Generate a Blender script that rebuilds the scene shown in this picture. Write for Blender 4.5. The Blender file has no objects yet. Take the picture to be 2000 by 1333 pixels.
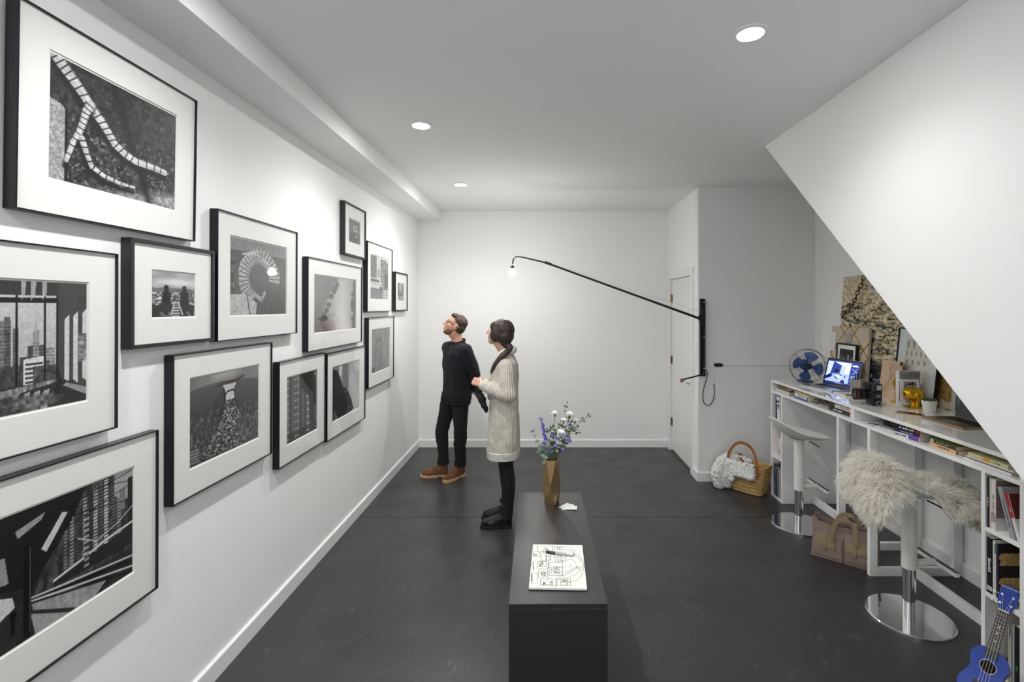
import bpy, bmesh, math, random
import numpy as np
from mathutils import Matrix, Vector, noise as mnoise

# ---------------------------------------------------------------- camera, world, exposure
scene = bpy.context.scene
col = scene.collection
R = math.radians
F_PX, VPX, VPY, CAM_H = 955.0, 1060.0, 599.0, 1.82       # one-point view measured on the 2000x1333 frame
cam_d = bpy.data.cameras.new('camera')
cam_d.sensor_fit = 'HORIZONTAL'; cam_d.sensor_width = 36.0
cam_d.lens = F_PX / 2000 * 36.0
cam_d.shift_x = -(VPX - 1000.0) / 2000.0
cam_d.shift_y = -(666.5 - VPY) / 2000.0
cam_d.clip_start = 0.02
cam = bpy.data.objects.new('camera', cam_d); col.objects.link(cam)
cam.location = (0, 0, CAM_H); cam.rotation_euler = (R(90), 0, 0)
scene.camera = cam
w = bpy.data.worlds.new('world'); scene.world = w; w.use_nodes = True
w.node_tree.nodes['Background'].inputs[0].default_value = (0.8, 0.85, 0.9, 1)
w.node_tree.nodes['Background'].inputs[1].default_value = 0.02
vs = scene.view_settings
vs.view_transform = 'Standard'; vs.look = 'None'; vs.gamma = 1.0; vs.use_curve_mapping = False
vs.exposure = 0.12
DOWNLIGHT = 205.0        # emission of the ceiling downlights
BULB = 280.0             # emission of the swing lamp bulb
SPOT = 54.0             # focused part of each downlight
DOWNLIGHTS = [(-.83, 4.955), (-.83, 3.336), (-.83, 1.72), (-.83, .10), (.94, 2.213), (.94, -1.1)]  # the last is an unseen lamp, added for light from behind the viewer

# ---------------------------------------------------------------- room measures (metres, camera foot = origin, +Y into the room)
WL, WB, WC, YC, WR = -1.607, 6.33, 1.621, 5.094, 2.838   # left wall, back wall, closet side, closet front, right wall
ZC, ZS, XS = 3.06, 2.93, -1.32                           # ceiling, soffit underside, soffit face
XST = 1.722                                              # stair enclosure face
YB = -2.6                                                # wall behind the camera

# soft fill light, added at an invented window behind the viewer
wl = bpy.data.lights.new('added_window_fill', 'AREA'); wl.shape = 'RECTANGLE'; wl.size = 2.3; wl.size_y = 1.7; wl.energy = 15; wl.color = (.97, .985, 1.)
wlo = bpy.data.objects.new('added_window_fill', wl); col.objects.link(wlo); wlo.location = (0.05, YB+.05, 1.55); wlo.rotation_euler = (R(90), 0, 0)

# ---------------------------------------------------------------- materials
def srgb(r, g=None, b=None):
    if g is None: g = b = r
    f = lambda c: (c/255/12.92) if c/255 <= .04045 else ((c/255+.055)/1.055)**2.4
    return (f(r), f(g), f(b), 1)
MATS = {}
def mat(name, color=(.8, .8, .8, 1), rough=.5, metal=0., spec=.5, emit=None, bump=0., bscale=80., vary=0., vscale=6.,
        coat=0., stretch=None, sheen=0., trans=0., subsurf=0., color2=None, bdetail=4., noise_dist=0.):
    if name in MATS: return MATS[name]
    m = bpy.data.materials.new(name); m.use_nodes = True
    nt = m.node_tree; b = nt.nodes['Principled BSDF']
    b.inputs['Base Color'].default_value = color
    b.inputs['Roughness'].default_value = rough
    b.inputs['Metallic'].default_value = metal
    b.inputs['Specular IOR Level'].default_value = spec
    b.inputs['Coat Weight'].default_value = coat
    b.inputs['Sheen Weight'].default_value = sheen
    b.inputs['Transmission Weight'].default_value = trans
    if subsurf:
        b.inputs['Subsurface Weight'].default_value = subsurf
        b.inputs['Subsurface Radius'].default_value = (.012, .005, .003)
    if emit:
        b.inputs['Emission Color'].default_value = emit[0]; b.inputs['Emission Strength'].default_value = emit[1]
    if vary or bump or color2:
        tc = nt.nodes.new('ShaderNodeTexCoord'); mp = nt.nodes.new('ShaderNodeMapping')
        nt.links.new(tc.outputs['Object'], mp.inputs[0])
        if stretch: mp.inputs['Scale'].default_value = stretch
    if vary or color2:
        n = nt.nodes.new('ShaderNodeTexNoise'); n.inputs['Scale'].default_value = vscale; n.inputs['Detail'].default_value = 6
        n.inputs['Distortion'].default_value = noise_dist
        nt.links.new(mp.outputs[0], n.inputs[0])
        rp = nt.nodes.new('ShaderNodeValToRGB'); nt.links.new(n.outputs[0], rp.inputs[0])
        rp.color_ramp.elements[0].position = .3; rp.color_ramp.elements[1].position = .7
        c2 = color2 or tuple(min(1, c*(1+vary)) for c in color[:3])+(1,)
        c1 = color if color2 else tuple(c*(1-vary) for c in color[:3])+(1,)
        rp.color_ramp.elements[0].color = c1; rp.color_ramp.elements[1].color = c2
        nt.links.new(rp.outputs[0], b.inputs['Base Color'])
    if bump:
        n2 = nt.nodes.new('ShaderNodeTexNoise'); n2.inputs['Scale'].default_value = bscale; n2.inputs['Detail'].default_value = bdetail
        nt.links.new(mp.outputs[0], n2.inputs[0])
        bp = nt.nodes.new('ShaderNodeBump'); bp.inputs['Strength'].default_value = bump; bp.inputs['Distance'].default_value = .01
        nt.links.new(n2.outputs[0], bp.inputs['Height']); nt.links.new(bp.outputs[0], b.inputs['Normal'])
    MATS[name] = m
    return m
def print_mat(name='printed', rough=.45, emit=0., coat=0.):
    """flat print: the picture is a colour attribute on the sheet"""
    if name in MATS: return MATS[name]
    m = bpy.data.materials.new(name); m.use_nodes = True
    nt = m.node_tree; b = nt.nodes['Principled BSDF']
    a = nt.nodes.new('ShaderNodeVertexColor'); a.layer_name = 'Col'
    nt.links.new(a.outputs[0], b.inputs['Base Color']); b.inputs['Roughness'].default_value = rough
    b.inputs['Coat Weight'].default_value = coat
    if emit:
        nt.links.new(a.outputs[0], b.inputs['Emission Color']); b.inputs['Emission Strength'].default_value = emit
    MATS[name] = m
    return m
def glass_mat():
    """picture glazing: clear pane with a Fresnel mirror"""
    if 'glazing' in MATS: return MATS['glazing']
    m = bpy.data.materials.new('glazing'); m.use_nodes = True
    nt = m.node_tree; nt.nodes.remove(nt.nodes['Principled BSDF'])
    out = nt.nodes['Material Output']
    tr = nt.nodes.new('ShaderNodeBsdfTransparent'); tr.inputs[0].default_value = (.985, .985, .985, 1)
    gl = nt.nodes.new('ShaderNodeBsdfGlossy'); gl.inputs['Roughness'].default_value = .02
    fr = nt.nodes.new('ShaderNodeFresnel'); fr.inputs[0].default_value = 1.30
    mx = nt.nodes.new('ShaderNodeMixShader'); ge = nt.nodes.new('ShaderNodeNewGeometry')
    inv = nt.nodes.new('ShaderNodeMath'); inv.operation = 'SUBTRACT'; inv.inputs[0].default_value = 1.; nt.links.new(ge.outputs['Backfacing'], inv.inputs[1])
    mu = nt.nodes.new('ShaderNodeMath'); mu.operation = 'MULTIPLY'; nt.links.new(fr.outputs[0], mu.inputs[0]); nt.links.new(inv.outputs[0], mu.inputs[1])
    nt.links.new(mu.outputs[0], mx.inputs[0]); nt.links.new(tr.outputs[0], mx.inputs[1]); nt.links.new(gl.outputs[0], mx.inputs[2])
    nt.links.new(mx.outputs[0], out.inputs[0])
    MATS['glazing'] = m
    return m

WALLC = srgb(243, 243, 242)
M_wall = mat('wall_paint', WALLC, .75, bump=.015, bscale=220)
M_ceil = mat('ceiling_paint', srgb(240, 240, 239), .9, bump=.01, bscale=200)
M_trim = mat('trim_paint', srgb(238, 238, 237), .35)
M_desk = mat('white_lacquer', srgb(247, 247, 246), .22)
M_desktop = mat('white_gloss_laminate', srgb(246, 246, 244), .06, coat=.4)
M_frame = mat('black_metal', srgb(24, 23, 30), .32, metal=.35)
M_framewood = mat('black_stained_wood', srgb(34, 33, 35), .5, bump=.25, bscale=60, stretch=(1, 1, .06), vary=.25, vscale=30)
M_matboard = mat('mat_board', srgb(240, 240, 237), .85)
M_black = mat('black_plastic', srgb(14, 14, 15), .35)
M_blacksoft = mat('black_matte', srgb(18, 18, 19), .7)
M_chrome = mat('chrome', (.82, .82, .83, 1), .06, metal=1)
M_steel = mat('steel', (.55, .55, .55, 1), .25, metal=1)
M_gold = mat('gold', srgb(214, 168, 40), .25, metal=1, bump=.2, bscale=60)
M_brass = mat('aged_brass', srgb(120, 92, 48), .35, metal=1)
M_paper = mat('paper', srgb(240, 239, 232), .8)
M_pages = mat('page_block', srgb(228, 220, 200), .85, bump=.4, bscale=40, stretch=(1, 1, 30))
# ---------------------------------------------------------------- mesh helpers
class MB:
    def __init__(s): s.v = []; s.f = []; s.n = 0
    def add(s, v, f, M=None):
        v = np.asarray(v, float).reshape(-1, 3)
        if M is not None:
            A = np.array(M); v = v @ A[:3, :3].T + A[:3, 3]
        s.v.append(v); o = s.n
        s.f.extend(tuple(int(i)+o for i in q) for q in f); s.n += len(v)
        return s
    def box(s, x0, y0, z0, x1, y1, z1, M=None):
        v = [(x0,y0,z0),(x1,y0,z0),(x1,y1,z0),(x0,y1,z0),(x0,y0,z1),(x1,y0,z1),(x1,y1,z1),(x0,y1,z1)]
        return s.add(v, [(0,3,2,1),(4,5,6,7),(0,1,5,4),(1,2,6,5),(2,3,7,6),(3,0,4,7)], M)
    def loft(s, rings, cap=True, closed=False, M=None, ring_open=False):
        n = len(rings[0]); v = np.concatenate([np.asarray(r, float) for r in rings]); f = []
        k = len(rings)
        for i in range(k if closed else k-1):
            a = i*n; b = ((i+1) % k)*n
            for j in range(n-1 if ring_open else n):
                j2 = (j+1) % n; f.append((a+j, a+j2, b+j2, b+j))
        if cap and not closed:
            f.append(tuple(range(n-1, -1, -1))); f.append(tuple((k-1)*n+j for j in range(n)))
        return s.add(v, f, M)
    def tube(s, pts, r, n=8, closed=False, cap=True, M=None, flat=None, up=None):
        P = np.asarray(pts, float); k = len(P)
        rr = np.full(k, r) if np.isscalar(r) else np.asarray(r, float)
        T = np.zeros_like(P)
        for i in range(k):
            a = P[(i-1) % k] if (closed or i > 0) else P[i]; b = P[(i+1) % k] if (closed or i < k-1) else P[i]
            d = b-a; T[i] = d/(np.linalg.norm(d)+1e-12)
        u = np.array(up if up is not None else ((0,0,1) if abs(T[0][2]) < .9 else (1,0,0)), float)
        rings = []
        for i in range(k):
            u = u - T[i]*(u@T[i]); u /= np.linalg.norm(u)+1e-12
            wv = np.cross(T[i], u)
            if flat is not None:      # rectangular strap: width along w, thickness along u
                a, b = (flat[0]/2, flat[1]/2)
                rings.append([P[i]+wv*a+u*b, P[i]-wv*a+u*b, P[i]-wv*a-u*b, P[i]+wv*a-u*b])
            else:
                th = np.arange(n)*2*math.pi/n
                rings.append(P[i]+rr[i]*(np.cos(th)[:,None]*u+np.sin(th)[:,None]*wv))
            if up is not None: u = np.array(up, float)
        return s.loft(rings, cap, closed, M)
    def lathe(s, prof, n=24, M=None, sx=1., sy=1., cap=True):
        th = np.arange(n)*2*math.pi/n
        rings = [np.stack([r*np.cos(th)*sx, r*np.sin(th)*sy, np.full(n, z)], 1) for r, z in prof]
        return s.loft(rings, cap, False, M)
    def prism(s, poly, z0, z1, M=None):
        n = len(poly); v = [(x,y,z0) for x,y in poly]+[(x,y,z1) for x,y in poly]
        f = [tuple(range(n-1,-1,-1)), tuple(range(n,2*n))]+[(i,(i+1)%n,n+(i+1)%n,n+i) for i in range(n)]
        return s.add(v, f, M)
    def ball(s, c, r, n=12, m=8, M=None):
        r = (r,r,r) if np.isscalar(r) else r
        prof = [(math.sin(math.pi*i/m), -math.cos(math.pi*i/m)) for i in range(1, m)]
        th = np.arange(n)*2*math.pi/n; L = []
        for q, z in prof: L.append(np.stack([q*np.cos(th)*r[0], q*np.sin(th)*r[1], np.full(n, z*r[2])], 1)+np.array(c))
        v = np.concatenate(L+[np.array([[c[0],c[1],c[2]-r[2]],[c[0],c[1],c[2]+r[2]]])]); f = []
        for i in range(m-2):
            for j in range(n): f.append((i*n+j, i*n+(j+1)%n, (i+1)*n+(j+1)%n, (i+1)*n+j))
        b = (m-1)*n
        for j in range(n):
            f.append((b, (j+1)%n, j)); f.append((b+1, (m-2)*n+j, (m-2)*n+(j+1)%n))
        return s.add(v, f, M)
    def grid(s, fn, nu, nv, M=None, wrap=False):
        v = [fn(i/(nu if wrap else nu-1), j/(nv-1)) for j in range(nv) for i in range(nu)]
        f = []
        for j in range(nv-1):
            for i in range(nu if wrap else nu-1):
                i2 = (i+1) % nu; f.append((j*nu+i, j*nu+i2, (j+1)*nu+i2, (j+1)*nu+i))
        return s.add(v, f, M)
    def mesh(s, name):
        me = bpy.data.meshes.new(name)
        me.from_pydata(np.concatenate(s.v).tolist(), [], s.f); me.update()
        return me
def finish(me, m, smooth=False, bevel=0., angle=35, fixn=True):
    if bevel or fixn:
        bm = bmesh.new(); bm.from_mesh(me)
        if fixn: bmesh.ops.recalc_face_normals(bm, faces=bm.faces)
        if bevel:
            bm.normal_update()
            ed = [e for e in bm.edges if len(e.link_faces) == 2 and e.calc_face_angle(0) > R(40)]
            bmesh.ops.bevel(bm, geom=ed, offset=bevel, offset_type='OFFSET', segments=2, profile=.5, affect='EDGES', clamp_overlap=True)
        bm.to_mesh(me); bm.free()
    if m: me.materials.append(m)
    if smooth:
        me.shade_smooth()
        if smooth != 'all': me.set_sharp_from_angle(angle=R(angle))
    return me
def obj(name, mb, m, parent=None, smooth=False, bevel=0., loc=None, rot=None, M=None, angle=35, fixn=True):
    me = mb if isinstance(mb, bpy.types.Mesh) else mb.mesh(name)
    if not isinstance(mb, bpy.types.Mesh): finish(me, m, smooth, bevel, angle, fixn)
    o = bpy.data.objects.new(name, me); col.objects.link(o)
    if parent: o.parent = parent
    if M is not None: o.matrix_basis = Matrix(M)
    if loc is not None: o.location = loc
    if rot is not None: o.rotation_euler = rot
    return o
def tag(o, label, cat, group=None, kind=None):
    o['label'] = label; o['category'] = cat
    if group: o['group'] = group
    if kind: o['kind'] = kind
    return o
def thing(name, label, cat, loc=(0,0,0), rot=(0,0,0), group=None, M=None):
    o = bpy.data.objects.new(name, None); col.objects.link(o)
    o.empty_display_size = .05
    if M is not None: o.matrix_basis = Matrix(M)
    else: o.location = loc; o.rotation_euler = rot
    return tag(o, label, cat, group)
def struct(name, mb, m, parent=None, **k):
    o = obj(name, mb, m, parent, **k)
    if parent is None: o['kind'] = 'structure'
    return o
def copy_tree(o, parent=None):
    c = o.copy(); col.objects.link(c); c.parent = parent
    for ch in [x for x in col.objects if x.parent == o]: copy_tree(ch, c)
    return c
def TR(x=0, y=0, z=0): return Matrix.Translation((x, y, z))
def RX(a): return Matrix.Rotation(R(a), 4, 'X')
def RY(a): return Matrix.Rotation(R(a), 4, 'Y')
def RZ(a): return Matrix.Rotation(R(a), 4, 'Z')
def text(name, s, size, m, parent, M, align='LEFT', bold=0., depth=.0004, sx=1., spacing=1.):
    c = bpy.data.curves.new(name, 'FONT'); c.body = s; c.size = size; c.align_x = align; c.align_y = 'CENTER'
    c.extrude = depth; c.offset = bold; c.resolution_u = 2; c.space_character = spacing
    t = bpy.data.objects.new(name, c); col.objects.link(t)
    dg = bpy.context.evaluated_depsgraph_get()
    me = bpy.data.meshes.new_from_object(t.evaluated_get(dg))
    col.objects.unlink(t); bpy.data.objects.remove(t)
    if sx != 1.: me.transform(Matrix.Diagonal((sx, 1, 1, 1)))
    me.materials.clear(); me.materials.append(m)
    o = bpy.data.objects.new(name, me); col.objects.link(o); o.parent = parent; o.matrix_basis = M
    return o
def smooth_path(pts, n=8, closed=False):
    """Catmull-Rom"""
    P = [np.array(p, float) for p in pts]; k = len(P); out = []
    for i in range(k if closed else k-1):
        if closed: a,b,c,d = P[(i-1)%k],P[i],P[(i+1)%k],P[(i+2)%k]
        else: a,b,c,d = P[max(i-1,0)],P[i],P[i+1],P[min(i+2,k-1)]
        for j in range(n):
            t = j/n
            out.append(.5*((2*b)+(-a+c)*t+(2*a-5*b+4*c-d)*t*t+(-a+3*b-3*c+d)*t**3))
    if not closed: out.append(P[-1])
    return np.array(out)
# ---------------------------------------------------------------- picture painting (flat prints only)
class Pic:
    def __init__(s, w, h, val=.5, seed=1, k=1.):
        s.w, s.h = w, h; s.a = np.zeros((h, w, 3)); s.a[:] = val
        yy, xx = np.mgrid[0:h, 0:w]; s.x = (xx+.5)/w; s.y = (yy+.5)/h
        s.rng = np.random.RandomState(seed); s.k = k; s.asp = w/h; s.u0 = 0.
    def noise(s, fx, fy=None, octv=3, seed=None):
        rng = s.rng if seed is None else np.random.RandomState(seed); fy = fy or fx
        out = np.zeros((s.h, s.w)); amp = 1.; tot = 0
        for o in range(octv):
            gx, gy = max(2, int(fx*2**o)), max(2, int(fy*2**o))
            g = rng.rand(gy+2, gx+2); X = s.x*gx; Y = s.y*gy
            i = np.minimum(X.astype(int), gx); j = np.minimum(Y.astype(int), gy); fx_ = X-i; fy_ = Y-j
            fx_ = fx_*fx_*(3-2*fx_); fy_ = fy_*fy_*(3-2*fy_)
            out += amp*((g[j,i]*(1-fx_)+g[j,i+1]*fx_)*(1-fy_)+(g[j+1,i]*(1-fx_)+g[j+1,i+1]*fx_)*fy_)
            tot += amp; amp *= .6
        return out/tot
    def put(s, mask, val, op=1.):
        m = np.clip(np.asarray(mask, float)*op, 0, 1)[..., None]
        v = np.asarray(val, float)
        if v.ndim == 2: v = v[..., None]
        s.a = s.a*(1-m)+v*m
        return s
    def px(s, t): return s.u0+(1-s.u0)*t*s.k/((1-t)+t*s.k)     # fraction along the foreshortened picture -> fraction on the sheet
    def poly(s, pts, raw=False):
        p = [(q[0] if raw else s.px(q[0]), q[1]) for q in pts]; ins = np.zeros((s.h, s.w), bool); n = len(p)
        for i in range(n):
            x0,y0 = p[i]; x1,y1 = p[(i+1)%n]
            c = ((y0 > s.y) != (y1 > s.y))
            with np.errstate(divide='ignore', invalid='ignore'):
                ins ^= c & (s.x < (x1-x0)*(s.y-y0)/((y1-y0) if y1 != y0 else 1e-9)+x0)
        return ins
    def line(s, pts, wd, soft=.4):
        """distance mask of a polyline; wd fraction of the height, scalar or per point"""
        p = [(s.px(q[0])*s.asp, q[1]) for q in pts]; X = s.x*s.asp; best = np.zeros((s.h, s.w))
        ws = [wd]*len(p) if np.isscalar(wd) else wd
        for i in range(len(p)-1):
            ax,ay = p[i]; bx,by = p[i+1]; dx,dy = bx-ax,by-ay; L = dx*dx+dy*dy+1e-12
            t = np.clip(((X-ax)*dx+(s.y-ay)*dy)/L, 0, 1)
            d = np.hypot(X-ax-t*dx, s.y-ay-t*dy); w_ = ws[i]*(1-t)+ws[i+1]*t
            best = np.maximum(best, np.clip((w_-d)/(soft*w_+.6/s.h)+.5, 0, 1))
        return best
    def ell(s, cx, cy, rx, ry, soft=.1):
        cx = s.px(cx); d = np.hypot((s.x-cx)/rx, (s.y-cy)/ry)
        return np.clip((1-d)/soft+.5, 0, 1)
    def rect(s, x0, y0, x1, y1, raw=False):
        if not raw: x0, x1 = s.px(x0), s.px(x1)
        return (s.x >= x0)&(s.x < x1)&(s.y >= y0)&(s.y < y1)
def sheet(name, pic, wd, ht, m, parent, M, lin=False):
    """flat sheet: x right 0..wd, y up 0..ht in its own plane; colours from the picture"""
    a = pic.a; h, w_ = a.shape[:2]
    X, Y = np.meshgrid(np.linspace(0, wd, w_), np.linspace(ht, 0, h))
    v = np.stack([X.ravel(), Y.ravel(), np.zeros(X.size)], 1)
    idx = np.arange(h*w_).reshape(h, w_)
    f = np.stack([idx[1:, :-1], idx[1:, 1:], idx[:-1, 1:], idx[:-1, :-1]], -1).reshape(-1, 4)
    me = bpy.data.meshes.new(name)
    me.vertices.add(len(v)); me.vertices.foreach_set('co', v.ravel())
    me.loops.add(f.size); me.loops.foreach_set('vertex_index', f.ravel().astype(np.int32))
    me.polygons.add(len(f)); me.polygons.foreach_set('loop_start', np.arange(0, f.size, 4, dtype=np.int32))
    me.update(calc_edges=True)
    ca = me.color_attributes.new('Col', 'FLOAT_COLOR', 'POINT')
    c = np.clip(a, 0, 1).reshape(-1, 3)
    if not lin: c = np.where(c <= .04045, c/12.92, ((c+.055)/1.055)**2.4)
    ca.data.foreach_set('color', np.concatenate([c, np.ones((len(c), 1))], 1).ravel().astype(np.float32))
    me.materials.append(m)
    o = bpy.data.objects.new(name, me); col.objects.link(o); o.parent = parent; o.matrix_basis = M
    return o
# ---------------------------------------------------------------- closed bodies: union of rounded shapes, one skin
def capsule(mb, p0, r0, p1, r1, n=14):
    p0 = np.array(p0, float); p1 = np.array(p1, float); d = p1-p0; L = np.linalg.norm(d)+1e-9; t = d/L
    prof = []
    for i in range(1, 5): a = math.pi/2*i/4; prof.append((r0*math.sin(a), -r0*math.cos(a)))
    for i in range(0, 4): a = math.pi/2*i/4; prof.append((r1*math.cos(a), L+r1*math.sin(a)))
    q = Vector((0,0,1)).rotation_difference(Vector(t)).to_matrix().to_4x4()
    mb.lathe(prof, n, Matrix.Translation(p0) @ q)
def chain(mb, pts, rad, n=14):
    for i in range(len(pts)-1): capsule(mb, pts[i], rad[i], pts[i+1], rad[i+1], n)
def skin(mb, voxel=.008, smooth=6, fac=.5, name='body'):
    me = mb.mesh(name)
    bm = bmesh.new(); bm.from_mesh(me); bmesh.ops.recalc_face_normals(bm, faces=bm.faces); bm.to_mesh(me); bm.free()
    o = bpy.data.objects.new(name, me); col.objects.link(o)
    r = o.modifiers.new('r', 'REMESH'); r.mode = 'VOXEL'; r.voxel_size = voxel; r.use_smooth_shade = True
    if smooth:
        sm = o.modifiers.new('s', 'SMOOTH'); sm.factor = fac; sm.iterations = smooth
    dg = bpy.context.evaluated_depsgraph_get()
    out = bpy.data.meshes.new_from_object(o.evaluated_get(dg))
    col.objects.unlink(o); bpy.data.objects.remove(o)
    return out
def verts_of(me):
    a = np.empty(len(me.vertices)*3); me.vertices.foreach_get('co', a); return a.reshape(-1, 3)
def set_verts(me, v): me.vertices.foreach_set('co', np.asarray(v).ravel()); me.update()
def fnoise(p, sc, seed=0.):
    return mnoise.noise(Vector((p[0]*sc+seed, p[1]*sc+seed*1.7, p[2]*sc-seed)))
# ================================================================ the setting
def floor_material():
    m = bpy.data.materials.new('painted_floor'); m.use_nodes = True; nt = m.node_tree; b = nt.nodes['Principled BSDF']
    tc = nt.nodes.new('ShaderNodeTexCoord'); N = nt.nodes.new; L = nt.links.new
    def noise(scale, detail=6, st=None, dist=0):
        mp = N('ShaderNodeMapping'); L(tc.outputs['Object'], mp.inputs[0])
        if st: mp.inputs['Scale'].default_value = st
        n = N('ShaderNodeTexNoise'); n.inputs['Scale'].default_value = scale; n.inputs['Detail'].default_value = detail
        n.inputs['Distortion'].default_value = dist; L(mp.outputs[0], n.inputs[0]); return n.outputs[0]
    def ramp(src, p0, p1, c0, c1):
        r = N('ShaderNodeValToRGB'); L(src, r.inputs[0]); e = r.color_ramp.elements
        e[0].position, e[1].position = p0, p1; e[0].color = c0+(1,); e[1].color = c1+(1,); return r.outputs[0]
    base = ramp(noise(1.6, 8), .3, .75, (.030, .030, .031), (.043, .043, .044))
    scuff = ramp(noise(5, 10, (1, 1, 1), 1.2), .50, .74, (0.,)*3, (1.,)*3)
    fine = ramp(noise(60, 6, (1, .35, 1), .5), .54, .76, (0.,)*3, (1.,)*3)
    mul = N('ShaderNodeMath'); mul.operation = 'MULTIPLY'; L(scuff, mul.inputs[0]); L(fine, mul.inputs[1])
    mul2 = N('ShaderNodeMath'); mul2.operation = 'MULTIPLY'; L(mul.outputs[0], mul2.inputs[0]); mul2.inputs[1].default_value = .8
    vor = N('ShaderNodeTexVoronoi'); vor.inputs['Scale'].default_value = 7.; L(tc.outputs['Object'], vor.inputs[0])
    spk = N('ShaderNodeMath'); spk.operation = 'LESS_THAN'; L(vor.outputs['Distance'], spk.inputs[0]); spk.inputs[1].default_value = .016
    addm = N('ShaderNodeMath'); addm.operation = 'MAXIMUM'; L(mul2.outputs[0], addm.inputs[0]); L(spk.outputs[0], addm.inputs[1])
    mx = N('ShaderNodeMix'); mx.data_type = 'RGBA'; L(addm.outputs[0], mx.inputs[0]); L(base, mx.inputs[6]); mx.inputs[7].default_value = (.16, .16, .165, 1)
    L(mx.outputs[2], b.inputs['Base Color'])
    rr = ramp(noise(3.5, 8), .3, .75, (.30,)*3, (.46,)*3); L(rr, b.inputs['Roughness'])
    bp = N('ShaderNodeBump'); bp.inputs['Strength'].default_value = .12; bp.inputs['Distance'].default_value = .004
    L(noise(24, 8, (1, .5, 1)), bp.inputs['Height']); L(bp.outputs[0], b.inputs['Normal'])
    b.inputs['Specular IOR Level'].default_value = .5
    return m
M_floor = floor_material()
fl = struct('floor', MB().box(WL-.1, YB-.1, -.06, WR+.1, WB+.1, -.006), mat('floor_joint', srgb(12), .8))
for y0, y1 in ((YB-.1, 4.2225), (4.2275, WB+.1)):
    p = MB().box(WL-.1, y0, -.0055, WR+.1, y1, 0)
    obj('floor_sheet', p, M_floor, fl)
struct('ceiling', MB().box(WL-.1, YB-.1, ZC, WR+.1, WB+.1, ZC+.1), M_ceil)
struct('wall_left', MB().box(WL-.1, YB-.1, 0, WL, WB+.1, ZC), M_wall)
struct('wall_back', MB().box(WL, WB, 0, WR+.1, WB+.1, ZC), M_wall)
struct('wall_right', MB().box(WR, YB-.1, 0, WR+.1, WB, ZC), M_wall)
wf = MB(); wf.box(WL, YB-.1, 0, WR, YB, .68); wf.box(WL, YB-.1, 2.42, WR, YB, ZC); wf.box(WL, YB-.1, .68, -1.12, YB, 2.42); wf.box(1.22, YB-.1, .68, WR, YB, 2.42)
struct('wall_front', wf, M_wall)
wn = bpy.data.objects.new('added_window_1', None); col.objects.link(wn); wn.location = (.05, YB-.05, .68); wn['kind'] = 'structure'  # invented window, added out of view to go with the fill light
for x in (-1.17, -.40, .37, 1.14): obj('added_window_mullion', MB().box(x, -.02, 0, x+.03, .02, 1.74), M_trim, wn)
for z in (0, 1.71): obj('added_window_rail', MB().box(-1.14, -.02, z, 1.14, .02, z+.03), M_trim, wn)
for x in (-1.139, -.369, .401): obj('added_window_pane', MB().box(x, -.003, .031, x+.738, .003, 1.709), mat('added_glow_pane', srgb(235, 238, 240), .4, emit=((.9, .95, 1, 1), .8)), wn)  # panes of the added window glow for extra fill
# closet that juts from the back wall: its side holds the door
DY0, DY1, DZ = 5.325, 6.184, 2.158
cs = MB(); cs.box(WC, YC+.1, 0, WC+.1, DY0-.012, ZC); cs.box(WC, DY1+.012, 0, WC+.1, WB, ZC); cs.box(WC, DY0-.012, DZ+.012, WC+.1, DY1+.012, ZC)
struct('wall_closet_side', cs, M_wall)
struct('wall_closet_front', MB().box(WC, YC, 0, WR, YC+.1, ZC), mat('closet_paint', srgb(240, 240, 239), .75, bump=.015, bscale=220))
# sloping enclosure under the stair
zf = lambda y: ZC-.917*(3.787-y)
st = MB(); P = [(3.787, ZC), (3.787-ZC/.917, 0), (YB, 0), (YB, ZC)]
st.prism(P, XST, WR, Matrix(((0,0,1,0),(1,0,0,0),(0,1,0,0),(0,0,0,1))))
struct('wall_stair', st, M_wall, bevel=.0015)
struct('trim_1', MB().box(WL, YB, ZS, XS, WB, ZC), M_wall)      # boxed beam along the left wall
def baseboard(name, x0, y0, x1, y1, n):
    """straight run with a small rounded top; n = room side"""
    a = Vector((x0, y0, 0)); b = Vector((x1, y1, 0)); nv = Vector(n+(0,))
    pr = [(0,0),(.016,0),(.016,.088),(.013,.093),(.0,.095)]
    ring = lambda p: [tuple(p+nv*q+Vector((0,0,z))) for q, z in pr]
    return struct(name, MB().loft([ring(a), ring(b)]), M_trim)
baseboard('baseboard_left', WL, YB, WL, WB, (1,0))
baseboard('baseboard_back', WL+.016, WB, WC, WB, (0,-1))
baseboard('baseboard_closet', WC-.016, YC, WR, YC, (0,-1))
baseboard('baseboard_closet_side', WC, YC, WC, DY0-.095, (-1,0))
baseboard('baseboard_right', WR, 1.0, WR, YC-.016, (-1,0))
baseboard('baseboard_stair', XST, YB, XST, .45, (-1,0))
# door
dr = thing('door_1', 'plain white door beside the swing lamp', 'door', (WC, DY0, 0)); del dr['label']; del dr['category']; dr['kind'] = 'structure'
obj('door_panel', MB().box(.014, .004, .022, .052, DY1-DY0-.004, DZ-.003), mat('door_paint', srgb(235, 235, 233), .4), dr, bevel=.002)
cas = MB(); w_ = DY1-DY0
cas.box(-.016, -.088, 0, .0, -.004, DZ+.088); cas.box(-.016, w_+.004, 0, 0, w_+.078, DZ+.088); cas.box(-.016, -.004, DZ+.004, 0, w_+.004, DZ+.088)
obj('door_casing', cas, M_trim, dr, bevel=.002)
stp = MB(); stp.box(.001, -.011, 0, .098, -.001, DZ); stp.box(.001, w_+.001, 0, .098, w_+.011, DZ); stp.box(.001, -.011, DZ, .098, w_+.011, DZ+.011)
obj('door_jamb', stp, M_trim, dr)
obj('threshold', MB().box(0, 0, 0, .09, w_, .012), mat('threshold_metal', srgb(120), .4, metal=.6), dr)
obj('closet_dark', MB().box(.06, 0, 0, .064, w_, DZ), M_blacksoft, dr)
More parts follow.
